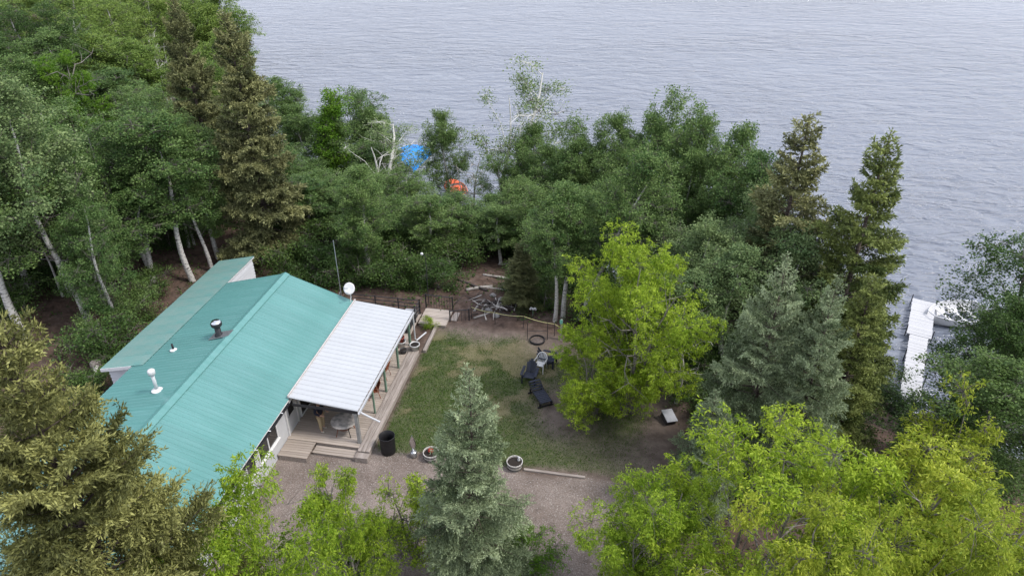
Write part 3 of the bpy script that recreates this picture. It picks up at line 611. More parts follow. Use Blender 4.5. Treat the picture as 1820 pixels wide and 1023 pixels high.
def half_barrel(label, loc, flower=False):
    o = thing('half_barrel_planter', label, 'planter', loc)
    for k in range(18):
        a0, a1 = 2*math.pi*k/18+.012, 2*math.pi*(k+1)/18-.012; vs = []
        for r, z in ((.30, 0), (.35, .2), (.36, .38)):
            for a in (a0, a1): vs += [(r*math.cos(a), r*math.sin(a), z), ((r-.03)*math.cos(a), (r-.03)*math.sin(a), z)]
        fs = []
        for i in range(2):
            b = i*4; fs += [(b, b+2, b+6, b+4), (b+3, b+1, b+5, b+7), (b+1, b, b+4, b+5), (b+2, b+3, b+7, b+6)]
        fs += [(8, 10, 11, 9), (1, 3, 2, 0)]; MB().add(vs, fs).build('stave', M_BARREL, o)
    for z in (.1, .29): MB().lathe([(.327+z*.1, z-.02), (.337+z*.1, z-.02), (.342+z*.1, z+.02), (.332+z*.1, z+.02)], n=24).build('hoop', M_DARKM, o)
    MB().lathe([(.33, .30), (.2, .34), (0, .35)], n=18).build('soil', M_SOIL, o, True)
    return o
half_barrel('whitewashed half barrel planter holding a red globe beside the spruce', at(22.35, -7.7, 0)); 
half_barrel('whitewashed half barrel planter with a white ornament at end of timber edging', at(22.45, -3.92, 0))
gl = MB().lathe([(.13*math.cos(a), .13*math.sin(a)) for a in np.linspace(-1.55, 1.55, 10)], n=16)
o = gl.build('gazing_globe', mat('red_glass_globe', (.35, .03, .02), .08, .05), None, True); o.location = at(22.35, -7.7, .46); tag(o, 'shiny red gazing globe sitting in the half barrel planter', 'ornament')
o = MB().lathe([(.0, 0), (.07, .01), (.06, .08), (.035, .12), (.05, .17), (.03, .22), (0, .23)], n=12).build('white_figurine', M_WPLAST, None, True); o.location = at(22.55, -3.75, .34); tag(o, 'small white figurine in the half barrel of dark soil', 'ornament')
o = MB().box(-.06, .06, -1.35, 1.35, -.02, .09).build('timber_edging', M_BEAM, None, bevel=.012); o.location = at(22.36, -2.15, 0); o.rotation_euler = (0, 0, -TH+math.pi/2); tag(o, 'straight timber edging between lawn and gravel', 'timber')
o = MB().box(-.09, .09, -1.3, 1.3, -.02, .17).build('timber_edging', M_BEAM, None, bevel=.015); o.location = at(31.25, -10.24, 0); o.rotation_euler = (0, 0, -TH); tag(o, 'thick timber along the flower bed below the landing', 'timber')

# lawn furniture
pc = thing('plastic_chair', 'white moulded plastic garden chair on the lawn', 'chair', atz(960, 657, 0), 2.7)
MB().sheet([[(-.23+.46*j/4, -.22+.45*i/4, .42-.025*math.sin(math.pi*j/4)+.02*(i/4)) for j in range(5)] for i in range(5)], (0, 0, -.02)).build('seat', M_WPLAST, pc, True)
arch = []
for i in range(15):
    a = math.pi*i/14; arch.append((-.27*math.cos(a), -.25-.12*math.sin(a), .62+.28*math.sin(a)))
MB().tube([(-.29, .24, .62)]+arch+[(.29, .24, .62)], .03, 8).build('arm_rail', M_WPLAST, pc, True)
for k in range(5):
    x = -.16+.08*k; MB().sheet([[(x-.022, -.22, .42), (x+.022, -.22, .42)], [(x-.022, -.36, .66+.20*math.cos(x*4)), (x+.022, -.36, .66+.20*math.cos(x*4))]], (0, -.015, 0)).build('back_slat', M_WPLAST, pc)
for s in (-1, 1):
    MB().tube([(s*.28, .24, .62), (s*.26, .25, .3), (s*.28, .28, 0)], [.03, .026, .02], 6).build('leg', M_WPLAST, pc); MB().tube([(s*.25, -.24, .6), (s*.24, -.26, .3), (s*.27, -.32, 0)], [.03, .026, .02], 6).build('leg', M_WPLAST, pc)
def adirondack(label, loc, rz, m=M_NAVYP, lounge=False):
    c = thing('lounge_chair' if lounge else 'adirondack_chair', label, 'chair', loc, rz)
    if lounge:
        for k in range(12):
            y = -.75+k*.125; z = .33 if k > 3 else .33+(4-k)*.07
            MB().box(-.28, .28, y, y+.11, z, z+.025).build('slat', m, c)
        for s in (-1, 1):
            MB().tube([(s*.30, -.78, .58), (s*.30, -.25, .32), (s*.30, .8, .32)], .03, 6).build('side_rail', M_BLACK, c)
            for y in (-.55, .65): MB().box(s*.30-.03, s*.30+.03, y-.03, y+.03, 0, .30).build('leg', M_BLACK, c)
        for y in (-.55, .65): MB().tube([(-.42, y, .06), (.42, y, .06)], .04, 8).build('foot_bar', M_BLACK, c)
    else:
        for k in range(6): MB().box(-.27, .27, -.28+k*.1, -.19+k*.1, .30+k*.018, .325+k*.018).build('seat_slat', m, c)
        for k in range(5):
            x = -.25+k*.102; h = .95-.12*abs(k-2)
            MB().add([(x, -.28, .28), (x+.09, -.28, .28), (x+.11, -.62, h), (x-.02, -.62, h), (x, -.30, .28), (x+.09, -.30, .28), (x+.11, -.645, h), (x-.02, -.645, h)], [(0, 1, 2, 3), (7, 6, 5, 4), (0, 4, 5, 1), (1, 5, 6, 2), (2, 6, 7, 3), (3, 7, 4, 0)]).build('back_slat', m, c)
        for s in (-1, 1):
            MB().box(s*.36-.07, s*.36+.07, -.45, .35, .55, .58).build('arm', m, c, bevel=.01); MB().box(s*.33-.03, s*.33+.03, .24, .34, 0, .55).build('leg', m, c)
            MB().add([(s*.30-.025, .3, .33), (s*.30+.025, .3, .33), (s*.30+.025, -.75, .0), (s*.30-.025, -.75, .0), (s*.30-.025, .3, .43), (s*.30+.025, .3, .43), (s*.30+.025, -.75, .08), (s*.30-.025, -.75, .08)], [(0, 1, 2, 3), (7, 6, 5, 4), (0, 4, 5, 1), (1, 5, 6, 2), (2, 6, 7, 3), (3, 7, 4, 0)]).build('side_board', m, c)
    return c
adirondack('dark slatted adirondack chair just in front of the white plastic chair', atz(941, 676, 0), 2.9)
adirondack('dark slatted adirondack chair just behind the white plastic chair', atz(976, 647, 0), -1.9)
adirondack('long dark slatted lounge chair on the bare patch of lawn', atz(960, 708, 0), math.radians(202), lounge=True)
fp = thing('fire_ring', 'open black iron fire ring with two uprights at the back of lawn', 'fire pit', atz(955, 606, 0))
MB().lathe([(.41, 0), (.43, 0), (.43, .15), (.41, .15), (.41, 0)], n=26).build('ring', M_DARKM, fp)
MB().lathe([(.40, .01), (.2, .05), (0, .06)], n=18).build('ash', mat('ash', (.11, .09, .08), .95, .3, 12), fp)
for s in (-1, 1): MB().tube([(s*.56, .1, 0), (s*.56, .1, 1.15)], .02, 6).build('upright', M_DARKM, fp)
MB().tube([(-.56, .1, .62), (.56, .1, .62)], .012, 6).build('crossbar', M_DARKM, fp)
# rope fence
rf_pts = [(838, 566), (880, 576), (930, 584), (985, 597), (1028, 617)]
P0 = [atz(a, b, 0) for a, b in rf_pts]; P0 = [Vector((p.x, p.y, g1(p.x, p.y))) for p in P0]
rf = thing('rope_fence', 'pale yellow rope strung between thin dark posts behind the lawn', 'fence', P0[0])
for p in P0:
    q = p-P0[0]; MB().tube([tuple(q), (q.x, q.y, q.z+.85)], .02, 6).build('post', M_DARKM, rf)
for a_, b_ in zip(P0, P0[1:]):
    pts = [(a_-P0[0]).lerp(b_-P0[0], t/6)+Vector((0, 0, .8-.07*math.sin(math.pi*t/6))) for t in range(7)]
    MB().tube([tuple(p) for p in pts], .017, 5).build('rope', M_ROPE, rf)
p = atz(997, 604, 0); sp = thing('marker_stake', 'pale wooden stake with a green tag against the birch trunks', 'stake', (p.x, p.y, g1(p.x, p.y)))
MB().box(-.06, .06, -.05, .05, -.05, 1.35).build('stake', M_LOG, sp); MB().box(-.11, .05, -.062, -.052, 1.1, 1.38).build('tag', mat('mint_tag', (.18, .45, .36), .6), sp)
p = atz(947, 566, -.3); wb = thing('white_flower_planter', 'clump of white flowers behind the rope fence', 'flowers', (p.x, p.y, g1(p.x, p.y)))
MB().tube([(0, 0, 0), (0, 0, .55)], .02, 6).build('stem', M_GREEN, wb)
for k in range(7):
    a = k*2.4; MB().lathe([(.07*math.cos(t), .07*math.sin(t)) for t in np.linspace(-1.5, 1.5, 6)], (.15*math.cos(a), .12*math.sin(a), .55+.05*(k % 3)), 9).build('blossom', M_WPLAST, wb, True)
# masts and lamp
o = thing('antenna_mast', 'tall thin grey metal mast behind the house beside the satellite dish', 'mast', (W(31.6, -15.4).x, W(31.6, -15.4).y, 0))
MB().tube([(0, 0, 0), (0, 0, 5.55)], [.035, .022], 8).build('mast', M_GREYM, o); MB().tube([(0, 0, 2.4), (.0, -1.0, 2.45)], .015, 6).build('bracket', M_GREYM, o)
sdh = thing('satellite_dish', 'white satellite dish on a bent mast at the corner of teal roof', 'satellite dish', W(30.45, -14.35, 2.5), -TH)
MB().tube([(0, 0, 0), (0, .12, .25), (0, .12, .55)], .025, 8).build('mast', M_WPLAST, sdh)
n_ = Vector((.15, -.8, .58)).normalized(); ax = n_.cross(Vector((0, 0, 1))).normalized(); ay = ax.cross(n_); c_ = Vector((0, .05, .82)); rows = []
for i in range(5):
    r = .33*i/4; rows.append([tuple(c_+(ax*math.cos(2*math.pi*k/24)*r*.92+ay*math.sin(2*math.pi*k/24)*r)+n_*(.28*r*r)) for k in range(25)])
MB().sheet(rows, tuple(-n_*.015)).build('dish', M_WPLAST, sdh, True)
MB().tube([tuple(c_-ay*.36), tuple(c_+n_*.42-ay*.25)], .014, 6).build('feed_arm', M_GREYM, sdh); MB().box(-.05+(c_+n_*.42-ay*.25).x, .05+(c_+n_*.42-ay*.25).x, (c_+n_*.42-ay*.25).y-.05, (c_+n_*.42-ay*.25).y+.05, (c_+n_*.42-ay*.25).z-.05, (c_+n_*.42-ay*.25).z+.05).build('feed_horn', M_WPLAST, sdh, bevel=.01)
p = atz(762, 538, 0); lp = thing('garden_lamp', 'thin dark lamp post with a small white globe behind the landing', 'lamp', (p.x, p.y, g1(p.x, p.y)))
MB().tube([(0, 0, 0), (0, 0, 3.1), (-.15, 0, 3.3)], .025, 6).build('post', M_DARKM, lp); MB().lathe([(.085*math.cos(t), .085*math.sin(t)) for t in np.linspace(-1.5, 1.5, 9)], (-.2, 0, 3.32), 14).build('globe', M_WPLAST, lp, True)

# ------------------------------------------------------------------ at the lake: docks, boats, driftwood
def hull(L_, B_, D_, n=14, flat=0.55, bow=0.9, stern=0.75):
    """open boat hull: sections from stern (y=-L/2) to bow (y=+L/2)"""
    out = []
    for i in range(n):
        t = i/(n-1); w = B_/2*(stern+(1-stern)*min(1, t*3))*(1-max(0, (t-.45)/.55)**2.2*bow); sh = D_*(1+.35*max(0, t-.5)**2*4*.3)
        kz = .02+max(0, t-.75)**2*D_*6*.5
        out.append([(-w, -L_/2+t*L_, sh), (-w*.93, -L_/2+t*L_, sh*.45), (-w*flat, -L_/2+t*L_, kz+.03), (0, -L_/2+t*L_, kz), (w*flat, -L_/2+t*L_, kz+.03), (w*.93, -L_/2+t*L_, sh*.45), (w, -L_/2+t*L_, sh)])
    return out
def boat(name, label, loc, rz, L_, B_, D_, m, deckm, cat='boat', seats=3, bow=.9):
    o = thing(name, label, cat, loc, rz); r = hull(L_, B_, D_, bow=bow); MB().sheet(r, (0, 0, .03)).build('hull', m, o, True)
    top = [p[0] for p in r]+[p[6] for p in reversed(r)]+[r[0][0]]
    MB().tube([(x, y, z+.02) for x, y, z in top], .045, 6).build('gunwale', deckm, o)
    vs = [r[0][k] for k in range(7)]; MB().add(vs+[(a, b-.03, c) for a, b, c in vs], [tuple(range(7)), tuple(range(13, 6, -1))]+[(k, k+7, (k+1) % 7+7, (k+1) % 7) for k in range(7)]).build('transom', m, o)
    for k in range(seats):
        i = 3+k*3; w = r[i][6][0]*.93; y = r[i][0][1]; MB().box(-w, w, y-.13, y+.13, D_*.55, D_*.55+.04).build('seat', deckm, o)
    return o
# dock on the right
d0 = (atz(1616, 596, -6.5)+atz(1651, 597, -6.5))/2; d1 = (atz(1626, 531, -6.5)+atz(1660, 534, -6.5))/2; dn = (atz(1610, 700, -6.5)+atz(1640, 700, -6.5))/2
dv = (d1-d0); rz_d = math.atan2(-dv.x, dv.y)
dock = thing('dock', 'pale grey board dock running out into the lake past the spruces', 'dock', (d0.x, d0.y, WATER), rz_d)
def dplanks(x0, x1, y0, y1, z, w=.19):
    n = int((y1-y0)/w); me = MB().box(x0, x1, .006, w-.006, -.04, 0).mesh('plank', M_DOCK)
    for k in range(n): link('plank', me, dock, (rnd.uniform(-.02, .02), y0+k*w, z+rnd.uniform(-.005, .005)))
LW = dv.length
dplanks(-.80, .80, 0, LW, .50); dplanks(-.60, .60, -8.6, -.02, .50)
fr = MB()
for x in (-.74, .66): fr.box(x, x+.08, .02, LW-.02, .26, .452)
for x in (-.55, .47): fr.box(x, x+.08, -8.55, -.03, .26, .452)
fr.build('stringers', M_GREYM, dock)
for x, y in ((-.86, .4), (.86, .4), (-.86, LW-.4), (.86, LW-.4), (-.68, -3), (.68, -3), (-.68, -5.8), (.68, -5.8)):
    MB().tube([(x, y, -2.5), (x, y, 1.25 if y < -4 else .95)], .035, 8).build('pile', M_DARKM, dock)
wbp = atz(1700, 556, -6.4); boat('moored_boat', 'white round bowed boat moored beside the grey dock', (wbp.x+.1, wbp.y, WATER-.12), math.radians(100), 4.6, 2.9, .85, M_WPLAST, M_WPLAST, bow=.75)
# boat lift with blue canopy far behind the aspens
bl = aty(735, 300, 74.0); lift = thing('boat_lift', 'boat lift with a bright blue canvas canopy standing in the lake', 'boat lift', (bl.x-.6, 74.0, WATER), math.radians(-14))
rows = []
for i in range(9):
    y = -2.9+5.8*i/8; e = 1-.45*max(0, abs(i-4)/4-.5)*2; rows.append([(1.75*math.sin(a)*(.85+.15*e), y, 1.95+e*1.0*math.cos(a)) for a in np.linspace(-1.5, 1.5, 11)])
MB().sheet(rows, (0, 0, -.02)).build('canopy', M_BLUE, lift, True)
MB().sheet([[(1.74*s2, -2.85, 2.0), (1.74*s2, 2.85, 2.0)] for s2 in (1, 1.004)]+[[(1.76, -2.85, 1.55), (1.76, 2.85, 1.55)]], (.01, 0, 0)).build('canopy_skirt', M_BLUE, lift)
for x in (-1.6, 1.6):
    for y in (-2.4, 2.4): MB().tube([(x, y, -2.6), (x, y, 2.15)], .05, 8).build('post', M_GREYM, lift)
    MB().tube([(x, -2.6, .75), (x, 2.6, .75)], .05, 8).build('beam', M_GREYM, lift)
lb = boat('motor_boat', 'white motor boat hanging under the blue canopy', (bl.x-.6, 74.0, WATER+.55), math.radians(-14), 5.0, 2.0, .8, M_WPLAST, M_WPLAST)
ob = aty(808, 318, 69.0); ob2 = boat('covered_boat', 'white boat with orange covers floating beside the blue canopy', (ob.x, 69.0, WATER-.1), math.radians(20), 4.2, 2.1, .8, M_WPLAST, M_ORANGE)
MB().sheet([[(-.85*c, y, .84+.55*math.sqrt(max(0, 1-c*c))*h) for c in np.linspace(-1, 1, 9)] for y, h in ((-1.9, .5), (-1.2, 1), (-.4, .6))], (0, 0, -.02)).build('cover', M_ORANGE, ob2, True)
MB().sheet([[(-.75*c, y, .86+.4*math.sqrt(max(0, 1-c*c))*h) for c in np.linspace(-1, 1, 9)] for y, h in ((.3, .6), (.9, 1), (1.5, .5))], (0, 0, -.02)).build('cover', M_ORANGE, ob2, True)
def onbank(px, py, guess=-2.0):
    z = guess
    for _ in range(12): p = atz(px, py, z); z = .5*z+.5*g1(p.x, p.y)
    p = atz(px, py, z); return Vector((p.x, p.y, g1(p.x, p.y)))
k_ = onbank(948, 462); boat('kayak', 'orange and white kayak lying on the bank below the yard', (k_.x, k_.y, k_.z-.02), math.radians(35), 3.3, .75, .34, M_ORANGE, M_WPLAST, 'kayak', 1, .97)
def log(name, label, px, py, L_, r, rz, m, cat='log', lift=0, group=None, tilt=0):
    r *= .75; L_ *= .85
    p = onbank(px, py); dx, dy = -math.sin(rz)*L_/2, math.cos(rz)*L_/2
    za, zb = g1(p.x-dx, p.y-dy), g1(p.x+dx, p.y+dy)
    pts = []; rr = []
    for i in range(7):
        t = i/6; pts.append((dx*(2*t-1)+.05*math.sin(t*5+px), dy*(2*t-1)+.05*math.cos(t*4+py), (za+(zb-za)*t)-p.z+r*.75+lift+tilt*t)); rr.append(r*(1.05-.3*t)*(1+.08*math.sin(9*t+px)))
    o = MB().tube(pts, rr, 9).build(name, m, None, True); o.location = p; return tag(o, label, cat, group)
DW = 'driftwood logs on the bank'
for i, (px, py, L_, r, rz, m, l) in enumerate([
        (905, 467, 2.6, .09, -.75, M_LOG, 'short bleached driftwood log high on the pile above the stair'), (885, 495, 2.3, .13, 1.35, M_LOG, 'grey blue weathered log lying across the bank path'),
        (852, 513, 2.0, .14, -1.2, M_LOG, 'thick grey log at the head of the bank path'), (880, 513, 2.6, .09, 1.45, M_LOG, 'long thin grey log beside the bank path'),
        (851, 543, 1.7, .10, -.35, M_LOG, 'pale driftwood log leaning towards the stair foot'), (862, 545, 1.6, .09, -.3, M_LOG, 'second pale driftwood log leaning beside the stair foot'),
        (858, 560, 1.5, .08, -.9, M_LOG, 'small pale log beside the end of the rope fence'), (895, 548, 1.6, .1, .4, M_DLOG, 'dark rotten log in the brush pile behind rope fence'),
        (880, 540, 1.8, .1, -1.0, M_DLOG, 'dark log lying across the brush pile'), (905, 560, 1.4, .08, 1.2, M_DLOG, 'dark thin log low in the brush pile'), (922, 492, 1.2, .07, -.7, M_LOG, 'short white stick of driftwood under the small spruce')]):
    log('driftwood_log', l, px, py, L_, r, rz, m)
for i, (px, py, rz, L_) in enumerate([(930, 452, .15, 2.4), (938, 448, -.05, 2.4), (928, 462, .3, 2.0)]):
    p = onbank(px, py); o = MB().box(-.11, .11, -L_/2, L_/2, 0, .05).build('white_board', M_WPLAST, None, bevel=.01); o.location = (p.x, p.y, p.z+.25+.06*i); o.rotation_euler = (.18-.33, .1, rz); tag(o, 'loose white board stacked by the kayak on the bank', 'board', 'white boards by the kayak')
log('retaining_log', 'dark retaining log along the upper edge of the bank path', 838, 507, 3.0, .12, .9, M_DLOG)
for i, (px, py) in enumerate([(876, 525), (890, 532), (868, 552), (882, 562), (902, 538)]):
    p = onbank(px, py); r_ = random.Random(i); vs = []
    b = MB(); b.lathe([(0, -.12), (.14, -.1), (.18+.04*r_.random(), .04), (.12, .13), (0, .15)], n=8); 
    b.v = [(x*(1+.2*r_.uniform(-1, 1)), y*(1+.2*r_.uniform(-1, 1)), z) for x, y, z in b.v]
    o = b.build('boulder', M_STONE); o.location = p; tag(o, 'grey boulder among the logs below the landing', 'boulder', 'boulders among the logs')
bp = onbank(880, 548); brush = thing('brush_pile', 'tangled pile of grey sticks and branches behind the rope fence', 'brush pile', bp)
for k in range(70):
    r_ = random.Random(k+50); a = r_.uniform(0, 6.28); L_ = r_.uniform(.4, 1.1); x, y = r_.gauss(0, .8), r_.gauss(0, .6); z = g1(bp.x+x, bp.y+y)-bp.z+.05+r_.random()*.35; dz = r_.uniform(-.2, .3)*L_
    MB().tube([(x-math.cos(a)*L_/2, y-math.sin(a)*L_/2, z-dz/2), (x+r_.gauss(0, .05), y+r_.gauss(0, .05), z+.04), (x+math.cos(a)*L_/2, y+math.sin(a)*L_/2, z+dz/2)], [.04*r_.uniform(.5, 1.2), .03, .012], 5).build('stick', M_LOG if k % 3 == 0 else M_DLOG, brush)
# sheets of pale board lying on the ground among the trees
p = onbank(1643, 755, -4); o = MB().box(-.55, .55, -.55, .55, .05, .08).build('pale_panel', mat('pale_panel', (.42, .43, .45), .6, .08)); o.location = (p.x, p.y, p.z+.1); o.rotation_euler = (.1, -.1, .5); tag(o, 'pale flat panel lying on the soil at foot of the dock', 'panel')
p = atz(1190, 737, .4); o = MB().box(-.28, .28, -.36, .36, 0, .04).build('pale_panel', mat('grey_panel', (.40, .41, .45), .6, .08)); o.location = (p.x, p.y, .35); o.rotation_euler = (.25, .1, .3); tag(o, 'grey tilted panel under the yellow green maple', 'panel')
MB().box(-.24, .24, -.31, .31, -.34, -.003).build('crate', M_DLOG, o)
st_ = thing('tree_stump', 'old grey stump beside the near end of the house wing', 'stump', (atz(178, 668, 0).x, atz(178, 668, 0).y, 0))
MB().lathe([(.42, -.1), (.34, .15), (.29, .5), (.27, .9), (.2, .95), (0, .93)], n=11).build('stump', B_GREY, st_, True)
MB().tube([(.1, -.1, .8), (.25, -.9, .3), (.3, -1.6, .12)], [.13, .12, .09], 7).build('fallen_limb', B_DEAD, st_, True)

# ------------------------------------------------------------------ person on the deck
def skin(name, joints, edges, m, parent, sub=2):
    me = bpy.data.meshes.new(name); me.from_pydata([j[0] for j in joints], edges, []); o = bpy.data.objects.new(name, me); COL.objects.link(o)
    o.modifiers.new('skin', 'SKIN'); 
    for i, j in enumerate(joints):
        r = j[1]; me.skin_vertices[0].data[i].radius = (r, r) if not isinstance(r, tuple) else r
    me.skin_vertices[0].data[0].use_root = True
    ss = o.modifiers.new('sub', 'SUBSURF'); ss.levels = sub; ss.render_levels = sub
    dg = bpy.context.evaluated_depsgraph_get(); me2 = bpy.data.meshes.new_from_object(o.evaluated_get(dg)); bpy.data.objects.remove(o)
    me2.materials.clear(); me2.materials.append(m); me2.polygons.foreach_set('use_smooth', [True]*len(me2.polygons)); me2.name = name
    return link(name, me2, parent)
person = thing('person', 'person in a navy jacket and khaki trousers standing on the deck', 'person', at(22.95, -13.1, .30), math.radians(-115))
M_SKIN = mat('skin', (.42, .25, .18), .55, .05); M_NAVY = mat('navy_cloth', (.012, .014, .028), .9, .15, 20, bump=.2); M_KHAKI = mat('khaki_cloth', (.40, .32, .20), .9, .1, 20, bump=.2)
J = [((0, 0, .95), .14), ((0, .01, 1.15), .135), ((0, 0, 1.38), .15), ((0, -.01, 1.50), .06), ((0, .01, 1.57), .055), ((0, .03, 1.66), (.088, .1)), ((0, .02, 1.75), (.075, .085)),
     ((-.10, 0, .88), .095), ((-.12, .03, .50), .062), ((-.13, -.02, .09), .042), ((-.14, .13, .04), .038), ((.10, 0, .88), .095), ((.13, .07, .50), .062), ((.15, .08, .09), .042), ((.17, .23, .04), .038),
     ((-.19, -.01, 1.42), .062), ((-.25, -.03, 1.15), .045), ((-.20, .22, 1.08), .033), ((-.17, .30, 1.09), .034), ((.19, -.01, 1.42), .062), ((.26, -.02, 1.15), .045), ((.20, .24, 1.06), .033), ((.17, .32, 1.07), .034)]
Eg = [(0, 1), (1, 2), (2, 3), (3, 4), (4, 5), (5, 6), (0, 7), (7, 8), (8, 9), (9, 10), (0, 11), (11, 12), (12, 13), (13, 14), (2, 15), (15, 16), (16, 17), (17, 18), (2, 19), (19, 20), (20, 21), (21, 22)]
for s, hw in ((-1, 18), (1, 22)):
    h = Vector(J[hw][0])
    for k in range(5):
        a = len(J)
        if k < 4: J += [((h.x-s*.005+s*(k-1.5)*.019, h.y+.05, h.z), .0095), ((h.x+s*(k-1.5)*.02, h.y+.085-.006*abs(k-1.5), h.z-.012), .0085), ((h.x+s*(k-1.5)*.02, h.y+.1-.008*abs(k-1.5), h.z-.035), .007)]
        else: J += [((h.x-s*.038, h.y+.01, h.z), .0105), ((h.x-s*.055, h.y+.045, h.z-.008), .0095), ((h.x-s*.05, h.y+.07, h.z-.02), .008)]
        Eg += [(hw, a), (a, a+1), (a+1, a+2)]
body = skin('body', J, Eg, M_SKIN, person)
skin('jacket', [((0, 0, .90), .165), ((0, .01, 1.12), .16), ((0, 0, 1.36), .175), ((0, 0, 1.49), .085), ((-.20, -.01, 1.41), .085), ((-.255, -.03, 1.15), .066), ((-.205, .2, 1.08), .05), ((.20, -.01, 1.41), .085), ((.265, -.02, 1.15), .066), ((.205, .22, 1.06), .05)],
     [(0, 1), (1, 2), (2, 3), (2, 4), (4, 5), (5, 6), (2, 7), (7, 8), (8, 9)], M_NAVY, person)
skin('trousers', [((0, 0, .94), .15), ((-.10, 0, .84), .115), ((-.12, .03, .50), .085), ((-.13, -.02, .12), .07), ((.10, 0, .84), .115), ((.13, .07, .50), .085), ((.15, .08, .12), .07)], [(0, 1), (1, 2), (2, 3), (0, 4), (4, 5), (5, 6)], M_KHAKI, person)
for x, y in ((-.13, -.03), (.15, .07)): skin('shoe', [((x, y, .05), .05), ((x*1.05, y+.1, .045), .05), ((x*1.1, y+.19, .038), .042)], [(0, 1), (1, 2)], mat('pale_shoe', (.55, .52, .46), .8), person)
skin('hair', [((0, -.015, 1.70), .09), ((0, .0, 1.78), .09), ((0, .04, 1.80), .07)], [(0, 1), (1, 2)], mat('brown_hair', (.05, .035, .025), .8), person)
for s in (-1, 1): MB().lathe([(.012*math.cos(t), .012*math.sin(t)) for t in np.linspace(-1.5, 1.5, 5)], (s*.032, .108, 1.675), 8).build('eye', M_BLACK, body, True)
MB().add([(-.015, .115, 1.64), (.015, .115, 1.64), (0, .145, 1.645), (0, .112, 1.685)], [(0, 1, 2), (1, 3, 2), (3, 0, 2), (0, 3, 1)]).build('nose', M_SKIN, body, True)
MB().box(-.024, .024, .108, .118, 1.603, 1.611).build('mouth', M_TERRA, body)
for s in (-1, 1): MB().lathe([(.0, -.03), (.016, -.02), (.02, .01), (.0, .03)], (s*.09, .02, 1.66), 8).build('ear', M_SKIN, body, True)

